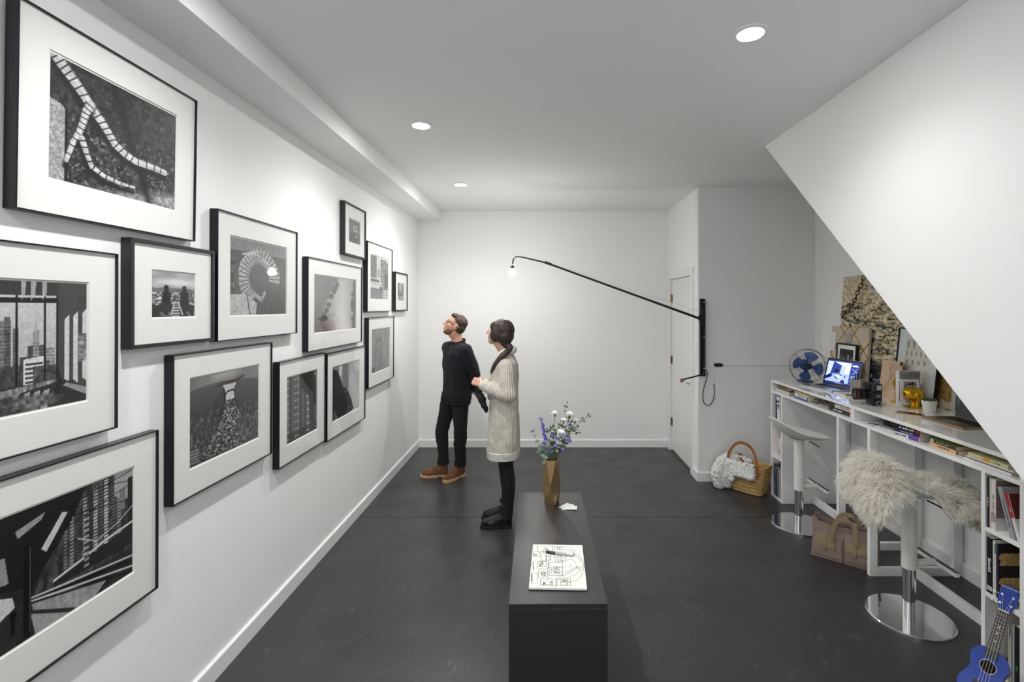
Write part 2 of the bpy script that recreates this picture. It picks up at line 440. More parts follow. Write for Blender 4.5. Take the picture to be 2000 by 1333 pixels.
for hz in (1.92, 1.148, .366):
    h = MB(); h.tube([(.006, w_-.001, hz-.05), (.006, w_-.001, hz+.05)], .007, 10); h.box(.004, w_-.03, hz-.045, .0146, w_-.001, hz+.045)
    obj('hinge', h, M_brass, dr, smooth=True)
hd = MB(); hd.lathe([(.026,0),(.026,.006),(.012,.010),(.010,.045)], 20, TR(.014, .06, .974) @ RY(-90))
hd.tube(smooth_path([(-.031, .06, .974), (-.036, .075, .975), (-.034, .13, .978), (-.026, .165, .980)], 5), .008, 10)
obj('door_handle', hd, M_chrome, dr, smooth=True)
# ---------------------------------------------------------------- downlights
M_lens = mat('downlight_lens', (1,1,1,1), .5, emit=((1, .995, .99, 1), DOWNLIGHT))
names = {0: 'small round ceiling downlight nearest the back wall', 1: 'round ceiling downlight in the middle of the left row',
         4: 'largest round ceiling downlight, on the right near the stair',
         2: 'round ceiling downlight above the nearest framed pictures', 3: 'round ceiling downlight above the left of the viewer', 5: 'unseen round ceiling downlight added behind the viewer on the right'}
def downlight(i, x, y):
    t = thing('ceiling_downlight', names.get(i, 'round recessed ceiling downlight behind the viewer'), 'downlight', (x, y, ZC), group='ceiling downlights')
    obj('trim_ring', MB().lathe([(.076,-.0005),(.075,-.007),(.058,-.009),(.056,-.0005)], 36, cap=False), mat('downlight_trim', srgb(240), .4), t, smooth=True)
    sl = bpy.data.lights.new('downlight_lamp', 'SPOT'); sl.energy = SPOT*(.62 if i == 4 else 1.); sl.spot_size = R(150); sl.spot_blend = 1.; sl.shadow_soft_size = .03; sl.color = (1, .995, .99)
    so = bpy.data.objects.new('downlight_lamp', sl); col.objects.link(so); so.parent = t; so.location = (0, 0, -.05)
    obj('lens', MB().lathe([(.0555,-.001),(.054,-.0075),(.035,-.0105),(.003,-.0115)], 32), M_lens if i != 4 else mat('downlight_lens_dimmed', (1,1,1,1), .5, emit=((1, .995, .99, 1), DOWNLIGHT*.68)), t, smooth=True)
for i, (x, y) in enumerate(DOWNLIGHTS): downlight(i, x, y)
# ---------------------------------------------------------------- swing arm wall lamp on the closet corner
def lamp():
    px = lambda x, y, Y: ((x-VPX)/F_PX*Y, Y, CAM_H-(y-VPY)/F_PX*Y)
    t = thing('swing_arm_lamp', 'long black swing arm wall lamp with a bare glowing bulb', 'lamp', (1.66, YC, 1.095))
    o = Vector((1.66, YC, 1.095)); L = lambda p: tuple(Vector(p)-o)
    mp = MB(); pl = [( -.027, 0), (.027, 0), (.027, .80), (.021, .806), (-.021, .806), (-.027, .80)]
    mp.prism(pl, 0, .008, Matrix(((1,0,0,0),(0,0,-1,0),(0,1,0,0),(0,0,0,1))))
    mp.box(-.027, -.03, .0, -.020, -.004, .80); mp.box(.020, -.03, .0, .027, -.004, .80)
    obj('wall_bracket', mp, M_black, t, bevel=.001)
    ar = px(1362, 621, 5.03); kn = px(1073, 516, 5.07)
    pts = [ar, kn, px(1058, 511.5, 5.075), px(1030, 505, 5.08), px(1013, 501.5, 5.085), px(1006, 502.5, 5.085), px(1002.3, 508, 5.085), px(1001.3, 516, 5.085)]
    arm = MB(); arm.tube([L(p) for p in pts], [.013, .010, .0085, .008, .0075, .0075, .007, .007], 10)
    obj('arm', arm, M_black, t, smooth=True)
    ro = MB(); ro.tube(smooth_path([L(p) for p in ((1.667, 5.035, 1.72), (1.667, 5.035, 1.5), (1.667, 5.035, 1.20), (1.660, 5.032, 1.14), (1.63, 5.025, 1.118), (1.425, 5.0, 1.07))], 6), .008, 10)
    obj('swing_handle', ro, M_black, t, smooth=True)
    obj('handle_knob', MB().ball(L(px(1331.5, 743.5, 5.0)), .021, 16, 10), mat('turned_wood', srgb(156, 104, 72), .5, vary=.2, vscale=40), t, smooth='all')
    gu = MB(); A, B, C_, D = px(1361, 622, 5.03), px(1371, 609, 5.03), px(1378, 609, 5.03), px(1377, 648, 5.03)
    tri = [A, B, C_, D, px(1372, 633, 5.03)]
    gu.loft([[L(p) for p in tri], [L((p[0], p[1]-.006, p[2])) for p in tri]]); gu.tube([L((1.667, 5.035, 1.66)), L((1.667, 5.035, 1.78))], .011, 10)
    obj('gusset', gu, M_black, t)
    wi = MB(); wi.tube([L(px(1077, 515.5, 5.07)), L(px(1376, 612, 5.035))], .0012, 6)
    obj('stay_wire', wi, M_steel, t)
    sl = MB(); sl.tube([L(px(1064, 512.5, 5.07)), L(px(1077, 517, 5.07))], .014, 10)
    obj('arm_sleeve', sl, M_black, t, smooth=True)
    for z in (1.18, 1.5, 1.86):
        obj('bracket_clip', MB().box(*L((1.652, 5.022, z)), *L((1.682, 5.066, z+.012))), M_steel, t)
    bx, by, bz = px(1000.6, 533, 5.085)
    so = MB(); so.lathe([(.012,.075),(.016,.07),(.018,.055),(.021,.052),(.021,.044),(.016,.042)], 18, TR(*L((bx, by, bz))))
    obj('bulb_socket', so, M_black, t, smooth=True)
    g = [(.013,.045),(.018,.040),(.030,.026),(.0385,.008),(.040,-.004),(.037,-.018),(.029,-.031),(.016,-.0385),(.004,-.0405)]
    obj('bulb', MB().lathe(g, 24, TR(*L((bx, by, bz)))), mat('bulb_glass', (1,1,1,1), .3, emit=((1, .97, .92, 1), BULB)), t, smooth='all')
    cp = [px(1379, 724, 5.05), px(1381.5, 730, 5.05), px(1380, 740, 5.06), px(1374, 762, 5.075), px(1373, 780, 5.08), px(1377, 790, 5.08), px(1385, 791.5, 5.08), px(1393, 782, 5.08), px(1395.5, 765, 5.08), px(1393.6, 749, 5.085)]
    cb = MB(); path = smooth_path([L(p) for p in cp], 10)
    for s_ in (0, math.pi):
        off = np.array([[.0022*math.cos(i*.9+s_), .0022*math.sin(i*.9+s_), .0] for i in range(len(path))])
        cb.tube(path+off, .0028, 6)
    obj('power_cord', cb, mat('cloth_cord', srgb(26, 25, 30), .8, vary=.9, vscale=90), t, smooth=True)
    cd = MB(); cd.tube([L(px(1393.4, 716, 5.086)), L(px(1393.4, 750, 5.086))], .005, 8)
    obj('cord_cover', cd, M_trim, t, smooth=True)
    return t
lamp()
pxl = lambda x, y, Y: ((x-VPX)/F_PX*Y, Y, CAM_H-(y-VPY)/F_PX*Y)
sw = thing('cord_switch', 'black inline cord switch on the grey closet wall', 'switch', pxl(1402.5, 713, YC-.001))
bd = MB(); bd.loft([[(a*.046*k, -d, b*.019*k) for a, b in [(math.copysign(abs(math.cos(q))**.6, math.cos(q)), math.copysign(abs(math.sin(q))**.8, math.sin(q))) for q in np.linspace(0, 2*math.pi, 24, endpoint=False)]] for k, d in ((1, 0), (1, .014), (.85, .022))])
obj('switch_body', bd, M_black, sw, smooth=True); obj('rocker', MB().box(-.012, -.028, -.006, .012, -.020, .006), mat('rocker_grey', srgb(70), .4), sw, bevel=.002)
cn = MB().box(0, -.010, -.0055, WR-.002-pxl(1412, 713, YC)[0], 0, .0055)
tag(obj('cable_raceway', cn, M_trim, None, bevel=.002, loc=pxl(1412, 713, YC-.0005)), 'thin white cable raceway running along the grey closet wall', 'raceway')
# ================================================================ framed photographs on the left wall
M_print = print_mat('photo_print', .4)
def paint_branch(p):
    n = p.noise(40, 30, 3); p.a[:] = (.08+.38*np.clip(n-.25, 0, 1)*(.8+.5*p.noise(5)))[..., None]
    p.put(np.clip((p.noise(60, 45, 2)-.62)*6, 0, 1)*(p.y > .45), .62, .7)
    p.put(np.clip((p.y-.86+.25*(p.x-.75))*12, 0, 1), .42+.55*p.noise(50, 40, 2)-.1)
    p.put(p.line([(.5,.0),(.58,.25),(.68,.6),(.8,1.)], .035, 2.), .06, .8)
    p.put(p.poly([(-.1,.34),(.10,.38),(.125,.41),(.125,1.1),(-.1,1.1)]), .42+.4*p.noise(70, 60, 2))
    p.put(p.line([(.135,.42),(.14,1.)], .012), .05)
    limb = [(.04,.0),(.10,.06),(.17,.12),(.26,.21),(.33,.30),(.41,.38),(.47,.46),(.52,.54),(.60,.595),(.69,.63),(.82,.63),(.92,.64)]
    l2 = [(.33,.28),(.29,.36),(.27,.45),(.24,.55),(.19,.66),(.14,.82)]
    l3 = [(.26,.60),(.295,.70),(.34,.81),(.44,.86),(.56,.885),(.68,.885)]
    for pts, ws in ((limb, np.linspace(.052, .03, len(limb))), (l2, np.linspace(.04, .02, len(l2))), (l3, np.linspace(.03, .01, len(l3)))):
        sh = [(a-.012, b+.05) for a, b in pts]; p.put(p.line(sh, list(ws*1.1), .8), .03, .85)
        p.put(p.line(pts, list(ws), .3), .55+.4*p.noise(14, 60, 3))
        hi = [(a+.008, b-.012) for a, b in pts]; p.put(p.line(hi, list(ws*.35), 1.), .88, .6)
        for i in range(len(pts)-1):
            for t in (.15, .65):
                x = pts[i][0]*(1-t)+pts[i+1][0]*t; y = pts[i][1]*(1-t)+pts[i+1][1]*t
                dx, dy = pts[i+1][0]-pts[i][0], pts[i+1][1]-pts[i][1]; L = math.hypot(dx, dy)+1e-6
                wv = ws[i]*1.05; p.put(p.line([(x-dy/L*wv, y+dx/L*wv), (x+dy/L*wv, y-dx/L*wv)], .005), .05)
def paint_window(p):
    p.a[:] = .20
    p.put(p.rect(-.1, .10, .66, .78), .80-.12*p.y)
    for x0, x1, t, v in ((-.05,.10,.30,.5),(.12,.19,.36,.42),(.02,.09,.27,.35),(.30,.50,.50,.35),(.36,.44,.38,.62),(.51,.62,.52,.6),(.20,.30,.58,.3),(.28,.50,.60,.78),(.46,.56,.62,.3)):
        m = p.rect(x0, t, x1, .78); p.put(m, v+.25*(p.noise(60, 40, 1)-.5)); p.put(m & (np.mod(p.y*38, 1) < .35), v*.6, .6)
    p.put(p.poly([(.395,.26),(.42,.44),(.37,.44)]), .66); p.put(p.rect(.36,.40,.43,.46), .6)
    p.put(p.poly([(.25,.60),(.5,.58),(.5,.80),(.25,.82)]), .86); 
    for k in range(5): p.put(p.rect(.27, .63+.035*k, .48, .645+.035*k), .25)
    p.put(p.rect(-.1, .64, .22, .80), .12+.3*p.noise(50, 30, 2)); p.put(p.rect(.36,.66,.66,.80), .1+.4*p.noise(60, 40, 2))
    for x in (.165, .50, .645): p.put(p.rect(x-.012, .08, x+.016, .80), .07)
    p.put(p.rect(-.1, .0, 1., .11), .22); p.put(p.rect(-.1, .125, .68, .165), .10)
    for x in (.22, .34, .47): p.put(p.poly([(x,.0),(x+.06,.0),(x+.05,.10),(x,.15)]), .74, .8)
    p.put(p.poly([(.66,.0),(1.1,.0),(1.1,1.1),(.72,.80),(.66,.80)]), .27)
    for x in (.74, .84, .95): p.put(p.poly([(x,.30-.25*(x-.74)),(x+.055,.26-.25*(x-.74)),(x+.055,.84),(x,.80)]), .82)
    p.put(p.rect(.90,.42,1.02,.66), .3+.5*p.noise(30, 60, 1))
    p.put(p.poly([(-.1,.80),(.70,.78),(1.1,.92),(1.1,1.1),(-.1,1.1)]), .17)
    p.put(p.poly([(-.1,.82),(.62,.78),(.66,.80),(-.1,.88)]), .72*p.noise(50, 10, 2)+.2, .8)
    p.put(p.poly([(.76,.82),(1.05,.90),(1.05,.97),(.72,.84)]), .7, .8)
    for x in (.13, .26, .38, .49): p.put(p.poly([(x,.86),(x+.07,.85),(x+.03,1.05),(x-.05,1.05)]), .78, .85)
    p.put(p.ell(.08,.95,.16,.08,.6), .1+.4*p.noise(50, 40, 2)); p.put(p.ell(.42,.93,.13,.05,.6), .1+.55*p.noise(50, 40, 2))
    p.put(p.line([(.66,.70),(.69,.80),(.67,.90),(.63,.88),(.66,.80)], .006), .06)
def paint_lookout(p):
    p.a[:] = (.78-.25*p.noise(3, 6, 3))[..., None]; p.put(p.ell(.6,.22,.5,.08,1.), .95, .7)
    p.put(p.y > .33+.05*p.noise(8, 2, 2), .33+.2*p.noise(20, 12, 2)); p.put((p.y > .45), .25+.65*np.clip((p.noise(22, 60, 2)-.4)*3, 0, 1))
    for cx in (.34, .76):
        p.put(p.ell(cx,.36,.055,.075,.2), .09); p.put(p.poly([(cx-.09,.45),(cx-.05,.41),(cx+.05,.41),(cx+.1,.46),(cx+.11,.74),(cx-.11,.74)]), .09)
    p.put(p.rect(-.1,.73,1.1,.88), .14); p.put((p.y > .88), .1+.5*np.clip((p.noise(16, 12, 2)-.45)*3, 0, 1))
    p.put(p.poly([(.50,.66),(.63,.66),(.66,1.1),(.46,1.1)]), .45+.5*(np.mod(p.y*16, 1) > .5)-.2); p.put(p.line([(.52,.70),(.45,.95)], .02), .75); p.put(p.line([(.63,.70),(.72,.95)], .02), .8)
def paint_platform(p):
    p.a[:] = .11+.12*p.noise(8)[..., None]
    p.put(p.poly([(.55,.0),(1.1,-.1),(1.1,.75),(.2,.78)]), .16+.45*np.clip(p.noise(34, 14, 3)-.30, 0, 1))
    for x, v in ((.62,.55),(.66,.2),(.70,.62),(.74,.3),(.78,.68),(.52,.5),(.56,.25),(.47,.42),(.84,.3),(.88,.5)):
        m = p.rect(x, .02+.5*(.75-x if x < .75 else 0), x+.03, .72); p.put(m, v*(.6+.8*(np.mod(p.y*34, 1) > .45)), .8)
    p.put(p.poly([(.86,-.1),(1.1,-.1),(1.1,.22),(.95,.27),(.86,.20)]), .66); p.put(p.rect(.90,.16,.94,.35), .5); p.put(p.rect(.96,.08,1.1,.6), .14)
    p.put(p.poly([(-.1,-.1),(.70,-.1),(.52,.26),(.24,.62),(-.1,.52)]), .10)
    p.put(p.poly([(.10,.14),(.33,.08),(.30,.13),(.12,.20)]), .62); p.put(p.poly([(.30,.36),(.46,.14),(.50,.16),(.34,.40)]), .82); p.put(p.poly([(-.1,.28),(.02,.30),(.05,.50),(-.1,.48)]), .6)
    p.put(p.poly([(-.1,.55),(.08,.62),(.10,.70),(-.1,.78)]), .85)
    p.put(p.poly([(-.1,.78),(.22,.75),(.60,1.1),(-.1,1.1)]), .13+.1*(np.mod((p.x+p.y)*40, 1) > .6))
    p.put(p.poly([(.22,.70),(.80,.92),(.66,1.05),(.24,.80)]), .50+.25*p.noise(40, 8, 2)); p.put(p.poly([(.22,.82),(.52,1.0),(.42,1.1),(.28,1.1)]), .78, .8)
    for k in range(4): p.put(p.line([(.22,.70+.012*k),(1.,.84+.05*k)], .008), .85 if k % 2 == 0 else .05)
    p.put(p.poly([(.42,.66),(1.1,.52),(1.1,.72),(.44,.72)]), .16); p.put(p.line([(.40,.665),(.60,.62),(.78,.56),(1.05,.50)], .010), .9)
    p.put(p.rect(.165,.28,.225,.98), .05); p.put(p.rect(.21,.30,.22,.95), .5, .7); p.put(p.rect(.63,.20,.665,.70), .2+.5*(np.mod(p.y*20, 1) > .5), .8)
    p.put(p.ell(.085,.755,.02,.03), .04); p.put(p.rect(.07,.77,.10,.90), .04); p.put(p.poly([(.12,.96),(.30,1.1),(.05,1.1)]), .03)
    for a in ((.56,.02,1.,.12),(.56,.10,1.,.02),(.52,.2,1.,.3),(.5,.28,1.,.14)): p.put(p.line([(a[0],a[1]),(a[2],a[3])], .0035), .05)
    p.put(p.line([(.58,.42),(.72,.52),(.88,.46),(1.,.36)], .004), .9)
def paint_tower(p):
    p.a[:] = (.38+.22*p.noise(3, 3))[..., None]*np.ones(3)
    p.put(p.ell(.55,.02,.18,.06,1.2), .75, .6)
    p.put((p.y > .16-.05*np.sin(p.x*3+.4)), .33-.16*np.clip((p.y-.2)*2, 0, 1)); p.put(p.y > .38+.06*p.noise(5, 2), .19+.08*p.noise(40, 60, 2))
    c = p.noise(70, 22, 2); p.put((p.y > .42)*np.clip((c-.58)*6, 0, 1), .62, .55); p.put((p.y > .62)*(p.x > .6)*np.clip((p.noise(80, 30, 1)-.6)*5, 0, 1), .75, .6)
    tw = [(.48,.16),(.68,.16),(.645,.24),(.65,.40),(.72,.55),(.74,.68),(.80,.92),(.9,1.1),(.0,1.1),(.04,.95),(.28,.82),(.42,.66),(.49,.50),(.53,.36),(.52,.24)]
    p.put(p.poly(tw), .06+1.25*np.clip(p.noise(64, 56, 2)-.25, 0, 1)*np.clip(1.35-p.y*.5, 0, 1))
    p.put(p.poly([(.48,.16),(.68,.16),(.645,.24),(.65,.36),(.53,.36),(.52,.24)]), .80); p.put(p.line([(.52,.29),(.545,.255),(.63,.245),(.655,.28)], .010), .06)
    p.put(p.line([(.40,.145),(.66,.14),(.78,.10)], .016, 1.), .15, .8); p.put(p.line([(.49,.2),(.505,.27),(.51,.36),(.46,.52)], .007), .06); p.put(p.line([(.675,.2),(.655,.27),(.66,.38),(.72,.5)], .007), .06)
    p.put(p.poly([(.0,.80),(.14,.82),(.12,.98),(.0,.98)]), .3+.25*(np.mod(p.y*30, 1) > .5))
def paint_coil(p):
    p.a[:] = (.20+.12*p.noise(40, 30, 2))[..., None]*np.ones(3); p.put(p.y < .16, .42+.1*p.noise(20, 10)); p.put((p.y > .16)&(p.y < .23), .25)
    p.put(p.poly([(.1,.18),(.55,.1),(1.,.25),(1.,.5),(.55,.3),(.1,.4)]), .22, .5)
    cx, cy = .52, .50
    for k in range(26):
        a = math.pi*(.62+.055*k); r0, r1 = .17, .36; u = lambda a, r: (cx+r*1.02*math.cos(a), cy-r*1.12*math.sin(a)*-1)
        q = [u(a, r0), u(a+.15, r0), u(a+.15, r1), u(a, r1)]
        p.put(p.poly(q), .45+.3*p.noise(50, 50, 2)*1.1); p.put(p.line([q[0], q[3]], .005), .08)
    p.put(p.ell(cx,cy,.16,.20,.5), .26); 
    p.put(p.line([(.16,.42),(.2,.3),(.3,.2),(.42,.17),(.55,.2),(.7,.3)], .010), .8, .7); p.put(p.line([(.22,.2),(.5,.13)], .012), .7)
    p.put(p.poly([(-.1,.74),(.28,.72),(.48,.84),(.46,1.1),(-.1,1.1)]), .55+.3*p.noise(40, 40, 3)); p.put(p.line([(.30,.72),(.36,1.)], .01), .1)
    p.put(p.poly([(-.1,.2),(.06,.28),(.08,.7),(-.1,.75)]), .12+.6*np.clip(p.noise(40, 30, 2)-.3, 0, 1))
    p.put(p.line([(.36,.80),(.45,.72),(.56,.80),(.62,.70)], .03), .5+.3*p.noise(40, 40, 2), .9)
def paint_palms(p):
    p.a[:] = (.52+.32*np.exp(-((p.x-.62)/.30)**2)*(.6+.5*p.y))[..., None]*np.ones(3)
    e = .50-.62*(p.y-.05)+.05*np.abs(np.sin(p.y*22)); p.put(np.clip((e-p.x)*30, 0, 1)*(p.y < .8), .42+.08*p.noise(6))
    for i, (x, y) in enumerate(((.56,.13),(.52,.2),(.48,.27),(.42,.36),(.36,.52),(.3,.62),(.24,.70))): p.put(p.ell(x, y, .05, .05, .4), .30, .8)
    p.put(p.poly([(.93,-.1),(1.1,-.1),(1.1,1.1),(.90,1.),(.95,.6)]), .36); p.put(p.ell(.92,.5,.05,.08,.5), .3)
    for y in (.3,.45,.6,.8): p.put(p.ell(.92, y, .04, .06, .5), .32, .8)
    p.put(p.ell(.22,.76,.10,.05,.4), .18); p.put(p.ell(.12,.95,.3,.16,.9), np.stack([.40+.0*p.x, .34+.0*p.x, .34+.0*p.x], -1), .7)
def paint_strips(p):
    p.a[:] = (.34+.06*np.sin(p.x*40))[..., None]*np.ones(3); p.put(p.y > .86, .16)
    for x in (.04,.28,.36,.68,.72,.93):
        p.put(p.line([(x,.0),(x,1.)], .006), .66, .7)
        for k in range(9): p.put(p.line([(x-.02,.06+.11*k),(x+.03,.06+.11*k)], .008), .9, .8)
    p.put(p.poly([(.40,-.1),(.86,-.1),(.96,.2),(.94,1.1),(.84,1.02),(.78,.7),(.72,.38),(.46,.2)]), .07+.07*p.noise(30, 4)); p.put(p.line([(.86,.05),(.9,.5),(.88,.9)], .008), .4, .7)
def paint_cliff(p):
    p.a[:] = (.50+.25*p.x+.1*p.noise(4))[..., None]*np.ones(3); p.put(p.rect(.05,.0,.3,.3), .5); p.put(p.rect(.26,.02,.36,.2), .85); p.put(p.rect(.38,.0,.6,.5), .45+.1*p.noise(20, 4)); p.put(p.rect(.8,.2,1.,.5), .7)
    p.put(p.poly([(-.1,.0),(.18,.08),(.36,.35),(.46,.55),(.62,.66),(.72,.78),(.66,.92),(.5,1.1),(-.1,1.1)]), .04+.05*p.noise(10))
    m = p.poly([(.36,.40),(.55,.50),(.70,.72),(.80,.95),(.5,1.05),(.60,.80)]); p.put(m, .05+.8*np.clip(p.noise(40, 30, 2)-.42, 0, 1)*1.6)
    p.put(p.line([(.62,.66),(.8,.45),(.95,.4)], .006), .8); p.put(p.line([(.7,.6),(.86,.62),(.96,.5)], .006), .75); p.put(p.poly([(.12,1.1),(.16,.93),(.22,1.1)]), .6)
def paint_sign(p):
    p.a[:] = (.36+.2*p.noise(12, 8, 2))[..., None]*np.ones(3); p.put(p.y > .55, .25+.2*p.noise(30, 20, 2)); p.put(p.line([(.42,.36),(.5,.28),(.62,.28),(.7,.38),(.62,.48),(.5,.47),(.44,.40)], .02), .85)
    p.put(p.line([(.72,.2),(.62,.32),(.82,.42),(.68,.55)], .016), .82); p.put(p.line([(.1,.3),(.12,.7)], .02), .6); p.put(p.rect(.1,.86,.7,.92), .7*p.noise(40, 3), .8); p.put(p.rect(.62,.66,.82,.72), .8)
def paint_street(p):
    p.a[:] = .80*np.ones_like(p.a); p.put(p.rect(.0,.0,.36,.62), .25+.4*np.clip(p.noise(30, 30, 2), 0, 1)); p.put(p.rect(.58,.04,.92,.8), .3+.4*p.noise(26, 30, 2)); p.put(p.rect(.92,.1,1.,.8), .45); p.put(p.rect(.40,.3,.55,.5), .62)
    p.put(p.y > .72, .42+.1*p.noise(10, 10)); p.put(p.rect(.80,.38,1.,.72), .28)
    p.put(p.poly([(-.1,.51),(.5,.52),(.62,.60),(.68,.66),(.68,.76),(-.1,.74)]), .80); p.put(p.poly([(-.1,.53),(.48,.545),(.56,.61),(-.1,.60)]), .35); p.put(p.ell(.60,.74,.06,.045,.2), .15); p.put(p.line([(-.1,.64),(.66,.66)], .006), .5)
    for k in range(5): p.put(p.poly([(.70,.78+.045*k),(1.1,.79+.045*k),(1.1,.81+.045*k),(.72,.80+.045*k)]), .9)
def paint_small_street(p):
    p.a[:] = (.45+.25*p.noise(10, 10, 2))[..., None]*np.ones(3); p.put(p.rect(.0,.0,.28,.7), .3); p.put(p.rect(.62,.05,1.,.8), .35+.2*p.noise(20, 20)); p.put(p.rect(.3,.05,.6,.4), .7); p.put(p.y > .72, .6); p.put(p.rect(.3,.5,.46,.85), .2); p.put(p.ell(.55,.66,.16,.08), .25)
def paint_forest(p):
    p.a[:] = (.45+.15*p.noise(8, 8, 2))[..., None]*np.ones(3); p.put(p.poly([(.08,1.1),(.2,.3),(.45,.05),(.62,.3),(.75,1.1)]), .33+.2*p.noise(24, 24, 3))
    p.put(np.clip((p.noise(34, 40, 2)-.55)*5, 0, 1)*(p.y > .3), .72, .6); p.put(p.rect(.30,.55,.34,.9), .65); p.put(p.rect(.62,.42,.66,.8), .65); p.put(p.poly([(.0,.84),(.2,.80),(.2,1.1),(.0,1.1)]), .25); p.put(p.line([(.02,.86),(.2,.83)], .012), .75)
FRAMES = [  # y0, y1, z0, z1, photo w, photo h, wood, painter, lean deg, label
 (1.452,2.204,2.113,2.748,.533,.40,0,paint_branch,.9,'large black framed photo of a segmented bare branch, highest on the wall'),
 (1.048,1.802,1.373,2.014,.533,.40,0,paint_window,.2,'black framed photo of a city skyline through windows, cut by the left edge'),
 (1.860,2.3335,1.656,2.084,.24,.187,1,paint_lookout,.1,'small wooden framed photo of two people seen from behind at the sea'),
 (1.238,1.9915,.673,1.318,.533,.40,0,paint_platform,.2,'black framed photo of a railway platform, lowest on the wall'),
 (2.071,2.829,.969,1.613,.525,.40,0,paint_tower,.2,'black framed photo of a flared tower rising over a city'),
 (2.354,3.120,1.650,2.293,.535,.40,0,paint_coil,.2,'black framed photo of a coiled stone form with the bulb mirrored in its glass'),
 (3.263,4.238,1.514,2.155,.75,.40,0,paint_palms,.2,'widest black framed photo, a hazy pale sky between dark fronds'),
 (2.904,3.528,.850,1.488,.40,.41,0,paint_strips,.2,'narrow black framed photo of dark hanging strips with dotted lines'),
 (3.552,4.318,.833,1.474,.535,.405,0,paint_cliff,.2,'black framed photo of a black cliff edge against pale towers'),
 (3.866,4.332,2.233,2.661,.24,.19,1,paint_sign,.2,'small wooden framed photo of a neon sign, topmost of the far group'),
 (4.370,5.094,1.772,2.410,.51,.405,0,paint_street,.2,'black framed photo of a white car on a city street'),
 (5.202,5.670,1.768,2.193,.235,.19,1,paint_small_street,.1,'small framed street photo nearest the back wall'),
 (4.397,5.148,1.076,1.718,.53,.403,0,paint_forest,.2,'black framed grey photo of a misty treetop below the car photo'),
]
FD = .042
for i, (y0,y1,z0,z1,pw,ph,wood,fn,lean,lab) in enumerate(FRAMES):
    W, H = y1-y0, z1-z0
    # local frame: x along the wall (+Y), y up, z out of the wall (+X)
    B = Matrix(((0,0,1,WL+.002),(1,0,0,y0),(0,1,0,z0),(0,0,0,1))) @ RX(lean)
    t = thing('picture_frame', lab, 'picture', M=B, group='framed photographs on the left wall')
    fw = .015 if wood else .0045; d = FD-.002
    m = M_framewood if wood else M_frame
    outer = [(0,0),(W,0),(W,H),(0,H)]; inner = [(fw,fw),(W-fw,fw),(W-fw,H-fw),(fw,H-fw)]
    for a in range(4):
        b = (a+1) % 4; r = MB()
        q = [outer[a], outer[b], inner[b], inner[a]]
        r.loft([[(x,y,0) for x,y in q], [(x,y,d) for x,y in q]])
        obj('frame_rail', r, m, t, bevel=.0008)
    obj('backing_board', MB().box(fw*.5, fw*.5, .004, W-fw*.5, H-fw*.5, .010), M_blacksoft, t)
    zmat = d-.010
    px0, py0 = (W-pw)/2, (H-ph)/2+(.004 if not wood else 0); px1, py1 = px0+pw, py0+ph
    g = .007
    mb = MB(); A = [(fw,fw),(W-fw,fw),(W-fw,H-fw),(fw,H-fw)]; Bq = [(px0-g,py0-g),(px1+g,py0-g),(px1+g,py1+g),(px0-g,py1+g)]; Cq = [(px0-g+.003,py0-g+.003),(px1+g-.003,py0-g+.003),(px1+g-.003,py1+g-.003),(px0-g+.003,py1+g-.003)]
    mb.loft([[(x,y,zmat) for x,y in A], [(x,y,zmat) for x,y in Bq], [(x,y,zmat-.0045) for x,y in Cq]], cap=False)
    obj('mat_board', mb, M_matboard, t, fixn=True)
    obj('print_margin', MB().box(px0-g, py0-g, zmat-.0065, px1+g, py1+g, zmat-.0050), M_paper, t)
    res = 230 if i in (0, 1, 3, 4, 5) else (150 if not wood else 80)
    pic = Pic(int(res*max(1, pw/.53)), int(res*ph/.53) if not wood else int(res*ph/pw), .5, seed=i+3, k=(y0+(W-pw)/2)/(y1-(W-pw)/2))
    if i in (1, 3):      # only the right part of these is in view: their painters use fractions of that part
        pic.u0 = (1.428-(y0+(W-pw)/2))/pw; pic.k = 1.428/(y1-(W-pw)/2)
    fn(pic); pic.a *= (.90+.20*pic.noise(90, 70, 2, seed=i+90))[..., None]
    sheet('photo', pic, pw, ph, M_print, t, TR(px0, py0, zmat-.0046))
    obj('glazing', MB().box(fw, fw, d-.0045, W-fw, H-fw, d-.0030), glass_mat(), t)
